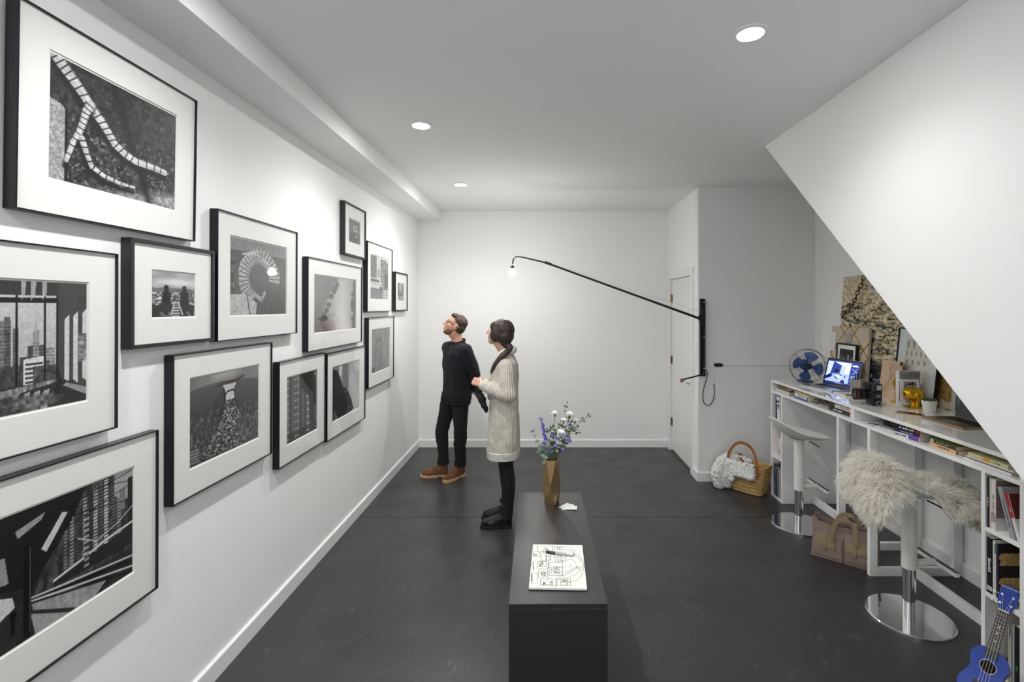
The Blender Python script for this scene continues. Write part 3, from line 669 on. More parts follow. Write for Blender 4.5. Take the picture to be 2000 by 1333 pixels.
# ================================================================ desk units under the stair
DX, DZT = 2.205, 1.113
def desk_unit(y_end, y_joint, label):
    """y_end: bookcase end, y_joint: plain end; works both ways round"""
    s = 1 if y_end > y_joint else -1
    t = thing('desk_unit', label, 'desk', (DX, y_joint, 0), group='desk units under the stair')
    L = abs(y_end-y_joint); Wd = WR-.004-DX
    def bx(name, x0, a0, z0, x1, a1, z1, m=M_desk, bevel=.0012):
        ya, yb = sorted((a0*s, a1*s)); return obj(name, MB().box(x0, ya, z0, x1, yb, z1), m, t, bevel=bevel)
    bx('worktop', 0, 0.001, DZT-.022, Wd, L, DZT, M_desktop)
    bx('lower_shelf', .001, 0.001, .990, Wd, L, 1.012, M_desk)
    bx('end_panel', 0, .001, 1.0125, Wd, .021, DZT-.0225)
    bx('end_panel', 0, L-.022, 1.0125, Wd, L, DZT-.0225)
    bx('bookcase_side', 0, L-.022, 0, Wd, L, .9895)
    bx('bookcase_side', 0, L-.221, 0, Wd, L-.199, .9895)
    for z in (.0, .378, .700): bx('bookcase_shelf', .002, L-.1985, z, Wd, L-.0225, z+.022)
    bx('back_panel', Wd-.008, .0225, 1.0125, Wd-.001, L-.0225, DZT-.0225)
    bx('bookcase_back', Wd-.008, L-.1985, .0225, Wd-.001, L-.0225, .9890)
    a0, a1 = .160, .188
    bx('leg', 0, a0, 0, .052, a1, .9895); bx('leg', Wd-.062, a0, 0, Wd, a1, .9895)
    bx('leg_rail', .0525, a0, 0, Wd-.0625, a1, .056); bx('leg_rail', .0525, a0, .945, Wd-.0625, a1, .9895)
    bx('stretcher', .290, a1+.0005, 0, .318, L-.2215, .064)
    return t
YJ = 3.483
desk_unit(4.727, YJ, 'white lacquered desk unit with shelves at the far end by the closet wall')
desk_unit(2.239, YJ, 'white lacquered desk unit with shelves at the near end under the sloping stair')
# ================================================================ black plinth and what stands on it
BH = .56
bench_M = TR(.0574, 2.693, 0) @ RZ(.8)
bench = thing('plinth_bench', 'long low black wooden plinth in the middle of the room', 'plinth', M=bench_M)
M_bench = mat('black_painted_wood', srgb(17, 17, 18), .45, spec=.5, coat=.8, bump=.12, bscale=30, stretch=(1, .3, 1), vary=.25, vscale=5)
M_bench.node_tree.nodes['Principled BSDF'].inputs['Coat Roughness'].default_value = .42
bw, bl = .21, .622
obj('top_board', MB().box(-bw, -bl, BH-.022, bw, bl, BH), M_bench, bench, bevel=.0015)
for nm, b in (('front_panel', (-bw, -bl, 0, bw, -bl+.022, BH-.0222)), ('back_panel', (-bw, bl-.022, 0, bw, bl, BH-.0222)),
              ('side_panel', (-bw, -bl+.0222, 0, -bw+.022, bl-.0222, BH-.0222)), ('side_panel', (bw-.022, -bl+.0222, 0, bw, bl-.0222, BH-.0222))):
    obj(nm, MB().box(*b), M_bench, bench, bevel=.0012)
# ---- open notebook
nb = thing('notebook', 'open notebook with ink sketches lying on the black plinth', 'notebook', M=TR(.0726, 2.364, BH) @ RZ(-1.6))
nw, nl = .258, .394
rp = lambda w, l, r: [(sx*(w/2-r)+r*math.cos(a), sy*(l/2-r)+r*math.sin(a)) for sx, sy, a0 in ((1,1,0),(-1,1,90),(-1,-1,180),(1,-1,270)) for a in [R(a0+k*30) for k in range(4)]]
obj('cover', MB().prism(rp(nw+.006, nl+.006, .008), 0, .003), mat('notebook_cover', srgb(22, 24, 40), .5), nb, bevel=.001)
for s_ in (1, -1):
    def pg(u, v, s_=s_):
        y = v*(nl/2); h = .010*math.sin(min(1, v*5)*math.pi/2)*(1-.25*v)
        return ((u-.5)*nw, s_*y, .0032+h)
    top = MB().grid(pg, 10, 24); o_ = MB()
    prof = [(pg(0, k/23)[1], pg(0, k/23)[2]) for k in range(24)]
    ring = lambda x: [(x, y, z) for y, z in prof]+[(x, prof[-1][0], .0031), (x, prof[0][0], .0031)]
    o_.loft([ring(-nw/2), ring(nw/2)]); obj('page_block', o_, M_paper, nb)
pn = Pic(300, 440, .9, seed=5); pn.a[:] = np.array([.90, .895, .87])
def Nn(x, y):
    t = (y-160)/990; xl, xr = 245-100*t, 1365+95*t; Y = 1203.3/(469.9+85.4*t)
    return ((x-xl)/(xr-xl), (2.561-Y)/.394)
def ink(pts, wd=.0028, v=.12, op=.9): pn.put(pn.line([Nn(*q) for q in pts], wd, .6), v, op)
def inkbox(x0, y0, x1, y1, wd=.0026, sk=0): ink([(x0,y0),(x1,y0+sk),(x1,y1+sk),(x0,y1),(x0,y0)], wd, .25, .85)
def scr(x0, y0, x1, y1, n, seed):
    rg = random.Random(seed)
    for _ in range(n):
        a = (rg.uniform(x0, x1), rg.uniform(y0, y1)); ink([a, (a[0]+rg.uniform(-28, 28), a[1]+rg.uniform(-28, 28)), (a[0]+rg.uniform(-22, 22), a[1]+rg.uniform(-22, 22))], .0026, .15, .8)
for b in ((250,320,400,440),(355,195,690,340),(730,200,900,310),(430,380,640,530),(740,340,985,460),(745,460,980,550),(345,545,600,710),(610,565,910,865),(660,625,835,825),(370,745,575,930),(430,790,530,890),(410,955,760,1085),(785,935,1090,1085),(205,820,345,1050),(870,960,1020,1075),(480,1000,680,1075),(385,550,545,660)): inkbox(*b)
for k, b in enumerate(((410,215,600,330,16),(790,210,860,290,8),(480,400,640,520,12),(790,400,910,450,8),(800,510,920,545,8),(400,560,530,650,20),(700,640,820,815,34),(450,800,520,880,14),(480,1010,520,1070,8),(640,1010,680,1070,8),(870,965,1010,1070,14),(270,395,360,420,6),(1160,340,1210,430,8),(1215,600,1280,710,12))): scr(*b[:4], b[4], k)
for pts in ([(900,200),(1080,230),(1205,320)],[(920,265),(1080,300),(1170,360)],[(1240,380),(1330,460),(1390,555)],[(1210,420),(1300,480),(1345,560)],[(860,690),(1000,640),(1120,590)],[(870,795),(1050,760),(1190,680)],[(600,870),(900,850),(1060,780),(1200,700)],[(590,945),(900,880),(1080,800),(1215,720)],[(770,965),(1100,880),(1270,790),(1370,640),(1385,570)],[(1050,1010),(1200,980),(1320,880),(1390,700),(1410,600)],[(1130,490),(1180,540),(1195,580)],[(1000,520),(1130,490)]): ink(smooth_path(pts, 6), .0024, .3, .85)
for k in range(9): ink([(240, 560+k*23),(262, 566+k*23),(246, 574+k*23)], .003)
for k in range(7): ink([(212, 860+k*22),(232, 866+k*22),(216, 876+k*22)], .003)
for pt in ((860,690),(870,790),(905,875),(570,700),(1045,1010),(755,1105)): ink([pt, (pt[0]+8, pt[1])], .006)
ink([(350,1105),(600,1100),(760,1105)], .002, .4)
# the drawing is printed on a curved sheet that follows both pages
me_s = sheet('sketch_page', pn, nw, nl, print_mat('inked_paper', .75), nb, TR(-nw/2, -nl/2, 0))
vv = verts_of(me_s.data); yy = np.abs(vv[:, 1]-nl/2)/(nl/2)
vv[:, 2] = .0032+.010*np.sin(np.minimum(1, yy*5)*math.pi/2)*(1-.25*yy)+.0004; set_verts(me_s.data, vv)
# ---- marker pen
mk = thing('marker_pen', 'black capped grey marker pen lying across the open notebook', 'pen', (.016, 2.471, BH+.0195), (0, R(2.5), R(-14.5)))
obj('barrel', MB().lathe([(.0035,.048),(.006,.049),(.0062,.06),(.0062,.132),(.0052,.1385),(.003,.1395)], 16, RY(90)), mat('marker_grey', srgb(150, 152, 158), .4), mk, smooth=True)
obj('cap', MB().lathe([(.003,-.001),(.0045,0),(.0056,.012),(.0066,.02),(.0068,.0478),(.0060,.0485)], 16, RY(90)), mat('marker_cap', srgb(28, 28, 52), .35), mk, smooth=True)
obj('clip', MB().box(.004, -.0015, .006, .040, .0015, .0085), MATS['marker_cap'], mk, bevel=.0005)
# ---- fanned cards
for k, (dx, dy, a) in enumerate(((.0, .0, 4), (.004, .012, 28), (-.01, .018, 50), (.012, -.004, -6))):
    c = MB().prism(rp(.088, .055, .003), 0, .0012)
    tag(obj('card', c, mat('white_card', srgb(240, 240, 238), .6), None, M=TR(.158+dx, 3.055+dy, BH+.0002+.0014*k) @ RZ(a)), ['lowest white card of the fanned pile beside the vase', 'white card second from the bottom of the fanned pile', 'most turned white card of the fanned pile', 'topmost white card of the fanned pile beside the vase'][k], 'card', 'cards on the plinth')
# ---- faceted vase
VX, VY = .056, 3.135
vs_ = thing('vase', 'faceted bronze vase holding flowers on the black plinth', 'vase', (VX, VY, BH))
M_vase = mat('bronze_glaze', srgb(150, 122, 88), .30, metal=.7)
def vring(z, r, rot, n=5): return [(r*math.cos(R(rot)+k*2*math.pi/n), r*math.sin(R(rot)+k*2*math.pi/n), z) for k in range(n)]
def facet(mb, A, B, n=5):
    v = A+B; f = []
    for k in range(n): f += [(k, (k+1) % n, n+k), ((k+1) % n, n+(k+1) % n, n+k)]
    mb.add(v, f)
vb = MB(); r0, r1, r2 = vring(0, .050, 12), vring(.125, .059, 48), vring(.283, .052, 84)
facet(vb, r0, r1); facet(vb, r1, r2); ri = vring(.283, .047, 84); rj = vring(.16, .046, 60); facet(vb, r2, ri); facet(vb, ri, rj)
vb.add(rj, [(0,1,2,3,4)]); vb.add(r0, [(4,3,2,1,0)])
bmv = vb.mesh('vase_body'); bm = bmesh.new(); bm.from_mesh(bmv); bmesh.ops.remove_doubles(bm, verts=bm.verts, dist=.0002); bm.to_mesh(bmv); bm.free()
finish(bmv, M_vase, bevel=.0012); obj('vase_body', bmv, M_vase, vs_)
# ---- flowers: pixel offsets on the bouquet plane turned to metres
rnd = random.Random(11)
def FP(x, y, d=0.): Y = VY+d; return Vector((((1035+x/10.66)-VPX)/F_PX*Y, Y, CAM_H-((780+y/10.66)-VPY)/F_PX*Y))
NECK = Vector((VX, VY, BH+.27))
M_stem = mat('green_stem', srgb(98, 120, 66), .6); M_wpet = mat('white_petal', srgb(246, 246, 240), .7, sheen=.3)
M_bpet = mat('blue_petal', srgb(70, 70, 178), .6, vary=.3, vscale=60); M_lpet = mat('lilac_petal', srgb(132, 124, 210), .6, vary=.25, vscale=60)
M_euc = mat('eucalyptus_leaf', srgb(112, 134, 116), .55, vary=.35, vscale=25); M_dleaf = mat('dark_leaf', srgb(62, 84, 48), .5, vary=.35, vscale=25)
def stem_path(end, n=10, bow=.03, base=None):
    b = base or NECK+Vector((rnd.uniform(-.025, .025), rnd.uniform(-.025, .025), -.10)); e = Vector(end)
    m_ = b.lerp(e, .5)+Vector((rnd.uniform(-bow, bow), rnd.uniform(-bow, bow), .02))
    k1 = NECK.lerp(b, .0)+Vector((max(-.03, min(.03, (e-NECK).x*.25)), max(-.03, min(.03, (e-NECK).y*.25)), .01))
    return smooth_path([tuple(b), tuple(k1), tuple(k1.lerp(e, .5)+Vector((0, 0, .012))), tuple(e)], n)
def leaf_mesh(mb, p, d, L, W, up=Vector((0,0,1)), curl=.2, tip=1.):
    d = Vector(d).normalized(); s_ = d.cross(up)
    if s_.length < 1e-3: s_ = Vector((1,0,0))
    s_.normalize(); n_ = s_.cross(d); pts = []
    prof = [(0,.08),(.18,.62),(.4,1.),(.65,.92),(.86,.55),(1.,.06)] if tip < .5 else [(0,.1),(.2,.5),(.45,.8),(.7,.62),(.88,.3),(1.,.02)]
    for t, w_ in prof:
        c = Vector(p)+d*(L*t)+n_*(-curl*L*t*t)
        pts += [c-s_*(W/2*w_)+n_*(.12*W*w_), c, c+s_*(W/2*w_)+n_*(.12*W*w_)]
    f = []
    for i in range(len(prof)-1):
        for j in range(2): f.append((i*3+j, i*3+j+1, (i+1)*3+j+1, (i+1)*3+j))
    mb.add([tuple(q) for q in pts], f)
def carnation(x, y, rp_, d, lab, bud=False):
    c = FP(x, y, d); t = thing('carnation', lab, 'flower', tuple(NECK), group='white carnations in the vase'); o = NECK
    path = stem_path(c-Vector((0, 0, .012))); obj('stem', MB().tube(path-np.array(o), .0016, 6), M_stem, t, smooth=True)
    ax = Vector(path[-1]-path[-4]).normalized(); q = Vector((0,0,1)).rotation_difference(ax).to_matrix().to_4x4(); r = rp_/10.66*VY/F_PX
    M4 = Matrix.Translation(c-o) @ q
    cal = MB().lathe([(.002,-r*1.3),(r*.30,-r*1.0),(r*.34,-r*.45),(r*.42,-r*.25)], 10, M4); obj('calyx', cal, M_stem, t, smooth=True)
    bl = MB()
    for k in range(2 if bud else 6):
        tilt = (.15+.17*k)*(0.5 if bud else 1); ph = rnd.uniform(0, 6)
        def f(u, v, k=k, ph=ph):
            a = u*2*math.pi; rr = r*(.12+.95*v*math.sin(.35+.22*k)); rf = 1+.16*math.sin(a*(7+k)+ph)*v+.10*math.sin(a*(15+2*k)+ph*2)*v*v
            z = r*(-.3+.85*v*math.cos(.25+.25*k)+.16*v*v*math.sin(a*(9+k)+ph*1.3))
            return (rr*rf*math.cos(a), rr*rf*math.sin(a), z)
        bl.grid(f, 44, 5, M4, wrap=True)
    bl.ball((0, 0, r*.12), (r*.74, r*.74, r*.52), 14, 8, M4)
    obj('bloom', bl, M_wpet, t, smooth='all', fixn=False)
    lf = MB()
    for k in (3, 5): leaf_mesh(lf, Vector(path[len(path)*k//9])-o, (rnd.uniform(-1, 1), rnd.uniform(-1, 1), .6), .045, .006, curl=.3)
    obj('leaf', lf, M_dleaf, t, smooth='all', fixn=False)
for a in ((525,285,68,-.01,'white carnation standing alone on a straight stem, upper left'),(845,315,90,.02,'largest white carnation at the top of the bouquet'),
          (715,430,66,-.02,'white carnation just below the top bloom'),(960,445,60,.01,'white carnation at the right of the bouquet'),
          (660,690,80,-.045,'white carnation in the middle front of the bouquet'),(600,890,58,-.05,'low white carnation near the vase mouth'),(868,612,48,.04,'pale carnation half hidden behind leaves')): carnation(*a)
carnation(915, 335, 26, .03, 'small white carnation bud beside the top bloom', True); carnation(570, 1085, 30, -.05, 'small cream bud just above the vase mouth', True)
def blossom(mb, c, r, nrm):
    q = Vector((0,0,1)).rotation_difference(Vector(nrm).normalized()).to_matrix().to_4x4(); M4 = Matrix.Translation(c) @ q
    for k in range(5):
        A = k*2*math.pi/5; pts = [(0,0,0)]
        for j, (rr, w_, z) in enumerate(((.5,.32,.12),(.85,.36,.2),(1.05,.10,.1))):
            for s_ in (-1, 1): pts.append((r*(rr*math.cos(A)-s_*w_*math.sin(A)), r*(rr*math.sin(A)+s_*w_*math.cos(A)), z*r))
        mb.add(pts, [(0,1,2),(1,3,4,2),(3,5,6,4)], M4)
    mb.ball((0,0,.15*r), r*.18, 6, 4, M4)
def spike(pts, lab, m, n, r, grp):
    path = stem_path(pts[0]); t = thing('delphinium', lab, 'flower', tuple(NECK), group=grp)
    full = np.concatenate([path, [np.array(p) for p in pts[1:]]]); full = smooth_path(full[::3], 3)
    obj('stem', MB().tube(full-np.array(NECK), .0018, 6), M_stem, t, smooth=True)
    seg = smooth_path([tuple(p) for p in pts], 10)
    for k in range(n):
        p = Vector(seg[int(k*(len(seg)-1)/max(1, n-1))]); a = k*2.4; dr = Vector((math.cos(a), math.sin(a)*.9-.3, .35)).normalized()
        b = MB(); blossom(b, p+dr*r*.8-NECK, r*rnd.uniform(1.0, 1.35)*(1-.35*k/n), dr); obj('blossom', b, m if k % 4 else M_lpet, t, smooth='all', fixn=False)
spike([FP(330,860,-.02), FP(290,700,-.02), FP(270,560,-.02), FP(225,400,-.02)], 'tall blue delphinium spike on the left of the bouquet', M_bpet, 26, .0095, 'blue flowers in the vase')
SMALL = ['left of the middle carnation','below the tall blue spike','lowest at the left, beside broad leaves','just above the low cream bud','lowest of all, above the vase rim','low at the right edge of the vase',
         'directly left of the middle carnation','at the right, below the pale carnation','farthest right of the small ones','hiding under the middle carnation','high up between the right carnations']
for k, (x, y, d) in enumerate(((470,740,-.03),(385,850,-.04),(295,920,-.03),(530,960,-.055),(420,1085,-.05),(672,1040,-.04),(578,818,-.06),(765,850,-.02),(822,858,0),(690,740,-.06),(838,530,.03))):
    p = FP(x, y, d); spike([p-Vector((0,0,.012)), p], ['small blue blossom ', 'small lilac blossom '][k % 2]+SMALL[k], [M_bpet, M_lpet][k % 2], 3, .0115, 'small blossoms in the vase')
def sprig(pts, lab, m, n, L, W, grp, bow=0):
    path = stem_path(pts[0]); full = np.concatenate([path, smooth_path([tuple(p) for p in pts], 6)[1:]]); t = thing('foliage_sprig', lab, 'foliage', tuple(NECK), group=grp)
    obj('stem', MB().tube(full-np.array(NECK), np.linspace(.0018, .0008, len(full)), 6), mat('grey_stem', srgb(120, 118, 92), .7), t, smooth=True)
    i0 = len(path)*5//10; n += 2
    for k in range(n):
        i = i0+int(k*(len(full)-1-i0)/max(1, n-1)); p = Vector(full[i]); tn = Vector(full[min(i+1, len(full)-1)]-full[max(i-1, 0)]).normalized()
        for s_ in (1, -1):
            a = k*1.57; sd = tn.cross(Vector((math.cos(a), math.sin(a), .2))).normalized()*s_; sc = rnd.uniform(.95, 1.35)*(1-.35*k/n)
            b = MB(); leaf_mesh(b, p-NECK, sd+tn*.5, L*sc, W*sc, up=Vector((rnd.uniform(-.5, .5), -1, rnd.uniform(-.2, .7))), curl=.1, tip=.2); obj('leaf', b, m, t, smooth='all', fixn=False)
sprig([FP(250,1020,-.03), FP(160,890,-.04), FP(60,680,-.04)], 'grey green eucalyptus sprig drooping to the left', M_euc, 8, .020, .018, 'eucalyptus in the vase')
sprig([FP(820,720,.0), FP(1020,500,.01), FP(1130,420,.01), FP(1220,350,.01)], 'blue green eucalyptus sprig reaching far right', M_euc, 8, .024, .019, 'eucalyptus in the vase')
sprig([FP(730,430,.03), FP(735,230,.03), FP(775,80,.03)], 'tallest dark eucalyptus sprig at the top', M_dleaf, 7, .020, .013, 'eucalyptus in the vase')
sprig([FP(860,660,-.01), FP(980,560,-.02), FP(1005,690,-.02)], 'dark drooping leaf sprig at the right', M_dleaf, 4, .026, .014, 'leaf sprigs in the vase')
sprig([FP(500,700,-.02), FP(480,600,-.02), FP(430,570,-.02)], 'bright green leaf sprig behind the blue spike', M_dleaf, 5, .022, .016, 'leaf sprigs in the vase')
sprig([FP(560,640,.02), FP(620,560,.02), FP(640,470,.02)], 'dark green leaf sprig in the middle of the bouquet', M_dleaf, 5, .026, .014, 'leaf sprigs in the vase')
sprig([FP(330,1150,-.05), FP(310,1180,-.06), FP(290,1290,-.06)], 'single eucalyptus leaf hanging over the vase rim', M_euc, 3, .026, .022, 'eucalyptus in the vase')
sprig([FP(230,1080,-.04), FP(200,1040,-.05), FP(190,1090,-.05)], 'broad eucalyptus leaves low on the left', M_euc, 4, .026, .022, 'eucalyptus in the vase')
sprig([FP(640,1010,-.03), FP(700,930,-.03), FP(740,860,-.03)], 'green leaf sprig low on the right', M_dleaf, 4, .022, .012, 'leaf sprigs in the vase')
sprig([FP(420,1000,-.06), FP(400,900,-.07), FP(370,820,-.07)], 'grey eucalyptus sprig in front of the blue spike', M_euc, 5, .024, .018, 'eucalyptus in the vase')
sprig([FP(560,1000,-.06), FP(620,900,-.07), FP(640,760,-.07)], 'eucalyptus sprig in front of the middle carnation', M_euc, 4, .022, .014, 'eucalyptus in the vase')
sprig([FP(720,800,.04), FP(800,620,.05), FP(830,480,.05)], 'dark leaf sprig behind the right carnations', M_dleaf, 6, .028, .013, 'leaf sprigs in the vase')
sprig([FP(480,900,.05), FP(400,700,.06), FP(370,640,.06)], 'dark leaf sprig behind the left of the bouquet', M_dleaf, 5, .030, .018, 'leaf sprigs in the vase')
# ================================================================ stools, fleece, bags, ukulele
M_stoolw = mat('stool_white', srgb(232, 233, 228), .4)
def seat_pt(r, a):
    c = math.cos(a); rim = .046+.055*abs(math.sin(a))**1.5*(1 if c > -.3 else 1)
    back = max(0., -c)**1.6
    zr = .742+.05*(1-max(0, c))**1.0*abs(math.sin(a))**1.2*1.0+.165*back
    ex = .232 if c > 0 else .245
    return (ex*r*c, .195*r*math.sin(a), .730+(zr-.730)*(r**2.3))
def make_stool(lab, loc):
    t = thing('bar_stool', lab, 'stool', loc, group='white bar stools at the desk')
    obj('base_disc', MB().lathe([(.2185,.001),(.2185,.010),(.215,.0135),(.06,.0150),(.036,.0152)], 64), M_chrome, t, smooth=True, angle=25)
    obj('lower_column', MB().lathe([(.0335,.0153),(.0335,.31)], 28), M_chrome, t, smooth=True)
    obj('upper_column', MB().lathe([(.0375,.292),(.039,.294),(.039,.718),(.036,.7195)], 32), M_stoolw, t, smooth=True)
    fr = MB(); fr.tube(smooth_path([(.038,0,.318),(.09,0,.322),(.15,0,.325)], 4), .019, 14)
    obj('footrest_arm', fr, M_stoolw, t, smooth=True)
    obj('footrest_bar', MB().box(.146, -.15, .312, .172, .15, .336), M_stoolw, t, bevel=.004)
    obj('footrest_pad', MB().box(.147, -.149, .3362, .171, .149, .3392), mat('footrest_grey', srgb(90), .5), t, bevel=.001)
    N = 56; rs = [.0, .15, .3, .45, .6, .75, .88, .96, 1.0]; th = np.arange(N)*2*math.pi/N; tk = .009
    up = [[seat_pt(max(r, .02), a) for a in th] for r in rs]; lo = [[(x*1.004, y*1.004, z-tk) for x, y, z in rg] for rg in reversed(up)]
    obj('seat', MB().loft(up+lo), M_stoolw, t, smooth=True, angle=50)
    obj('seat_socket', MB().lathe([(.06,.7195),(.075,.7235)], 24), M_stoolw, t)
    lv = MB(); lv.tube([(.05, -.07, .712), (.075, -.12, .700), (.085, -.15, .690)], .0045, 8); obj('height_lever', lv, M_black, t, smooth=True)
    return t
s1 = make_stool('white bar stool with chrome disc base at the far end of the desk', (2.135, 4.074, 0))
s2 = copy_tree(s1); s2.location = (2.144, 2.862, 0); s2['label'] = 'white bar stool covered by the sheepskin, nearer the viewer'
# ---- sheepskin draped over the near stool
def sheepskin():
    t = thing('sheepskin_throw', 'cream long haired sheepskin draped over the nearer bar stool', 'sheepskin', (2.144, 2.862, .73))
    prof = smooth_path([(-.265,-.09),(-.285,-.01),(-.280,.09),(-.262,.165),(-.222,.195),(-.155,.15),(-.07,.055),(.03,.025),(.12,.045),(.20,.055),(.27,.03),(.335,-.03),(.375,-.10),(.38,-.16)], 4)
    n = len(prof); nv = 27
    def lobes(s_):     # half width, side shift and edge droop along the hide: narrow back lobe, waist, broad front lobe
        k = 1/(1+math.exp(-(s_-.46)/.025)); e = math.sin(min(1, s_/.14)*math.pi/2)**.6*math.sin(min(1, (1-s_)/.14)*math.pi/2)**.6
        return (.165*(1-k)+.210*k)*e*(1-.18*math.exp(-((s_-.50)/.05)**2)), -.06*(1-k)-.03*k, (.045*(1-k)+.085*k)
    V = []
    for i, (x, z) in enumerate(prof):
        s_ = i/(n-1); hw, yc, dr = lobes(s_); cut = .80*math.exp(-((s_-.425)/.036)**2)
        for j in range(nv):
            v = -1+2*j/(nv-1); vv_ = v*(1-cut) if v < 0 else v
            drop = (dr*abs(vv_)**2.5 if v > 0 else (.15 if s_ < .39 else .075)*abs(vv_)**1.7)*(1 if .12 < s_ < .9 else .3)
            y = yc+hw*vv_; zz = z-drop+.010*math.sin(7*v+11*s_); ex = .232 if x > 0 else .245; r_ = math.hypot(x/ex, y/.195)
            if r_ < 1.0: zz = max(zz, seat_pt(r_, math.atan2(y/.195, x/ex))[2]-.73+.016)
            elif r_ < 1.35 and x > -.05: zz = max(zz, seat_pt(1., math.atan2(y/.195, x/ex))[2]-.73+.010-.75*(r_-1))
            V.append((x+.012*math.sin(9*s_+4*v), y, zz))
    top = np.array(V).reshape(n, nv, 3)
    dx = np.gradient(top, axis=0); dy = np.gradient(top, axis=1); nr = np.cross(dx, dy); nr /= np.linalg.norm(nr, axis=2, keepdims=True)+1e-9
    if nr[n//2, nv//2, 2] < 0: nr = -nr
    bot = top-nr*.012; A = top.reshape(-1, 3); B = bot.reshape(-1, 3); f = []
    for i in range(n-1):
        for j in range(nv-1):
            a = i*nv+j; f.append((a, a+1, a+nv+1, a+nv)); f.append((n*nv+a, n*nv+a+nv, n*nv+a+nv+1, n*nv+a+1))
    rim = [j for j in range(nv)]+[i*nv+nv-1 for i in range(1, n)]+[(n-1)*nv+j for j in range(nv-2, -1, -1)]+[i*nv for i in range(n-2, 0, -1)]
    for k in range(len(rim)): a, b = rim[k], rim[(k+1) % len(rim)]; f.append((a, b, n*nv+b, n*nv+a))
    M_hide = mat('hide', srgb(240, 234, 220), .9); obj('hide', MB().add(np.concatenate([A, B]), f), M_hide, t, smooth='all')
    # wool: tapered locks, clumped
    rg = np.random.RandomState(4); NS = 52000; clumps = rg.rand(2600, 2)
    ci = rg.randint(0, len(clumps), NS); uv = np.clip(clumps[ci]+rg.randn(NS, 2)*.012, 0, .9999)
    def samp(G, uv):
        a = uv[:, 0]*(n-1); b = uv[:, 1]*(nv-1); i = np.minimum(a.astype(int), n-2); j = np.minimum(b.astype(int), nv-2); fa = (a-i)[:, None]; fb = (b-j)[:, None]
        return G[i, j]*(1-fa)*(1-fb)+G[i+1, j]*fa*(1-fb)+G[i, j+1]*(1-fa)*fb+G[i+1, j+1]*fa*fb
    P0 = samp(top, uv); N0 = samp(nr, uv); edge = np.abs(uv[:, 1]-.5)*2; side = np.zeros((NS, 3)); side[:, 1] = np.sign(uv[:, 1]-.5)
    cd = rg.randn(len(clumps), 3)[ci]*.45
    L = (.050+.022*rg.rand(NS))[:, None]*(.8+.5*rg.rand(len(clumps))[ci])[:, None]
    D = N0+cd*.8+side*(edge**3)[:, None]*.9+np.array([0, 0, -.25]); D /= np.linalg.norm(D, axis=1, keepdims=True)
    endx = ((uv[:, 0] > .93)*1.-(uv[:, 0] < .07)*1.)[:, None]*np.array([.3, 0, -.8]); D2 = D+endx+np.array([0, 0, -.75])+rg.randn(NS, 3)*.22; D2 /= np.linalg.norm(D2, axis=1, keepdims=True)
    W = np.cross(D, rg.randn(NS, 3)); W /= np.linalg.norm(W, axis=1, keepdims=True); w0 = .0019
    P1 = P0+D*L*.55; tipc = P1+D2*L*.55; ctip = (samp(top, clumps[ci])+N0*0+ (tipc-P0)); P2 = tipc*.55+ctip*.45
    Vv = np.stack([P0-W*w0, P0+W*w0, P1-W*w0*.8, P1+W*w0*.8, P2], 1).reshape(-1, 3)
    o = np.arange(NS)*5; F = [q for k in o.tolist() for q in ((k, k+1, k+3, k+2), (k+2, k+3, k+4))]
    me = bpy.data.meshes.new('wool'); me.from_pydata(Vv.tolist(), [], F); me.update()
    mw = bpy.data.materials.new('wool'); mw.use_nodes = True; nt = mw.node_tree; nt.nodes.remove(nt.nodes['Principled BSDF'])      # thin fibres let light through
    df = nt.nodes.new('ShaderNodeBsdfDiffuse'); tl = nt.nodes.new('ShaderNodeBsdfTranslucent'); mx = nt.nodes.new('ShaderNodeMixShader'); mx.inputs[0].default_value = .45
    df.inputs[0].default_value = (.985, .96, .90, 1); tl.inputs[0].default_value = (.985, .96, .90, 1)
    nt.links.new(df.outputs[0], mx.inputs[1]); nt.links.new(tl.outputs[0], mx.inputs[2]); nt.links.new(mx.outputs[0], nt.nodes['Material Output'].inputs[0])
    me.materials.append(mw); me.shade_smooth()
    ob = obj('wool', me, None, t); ob['kind'] = 'stuff'
sheepskin()
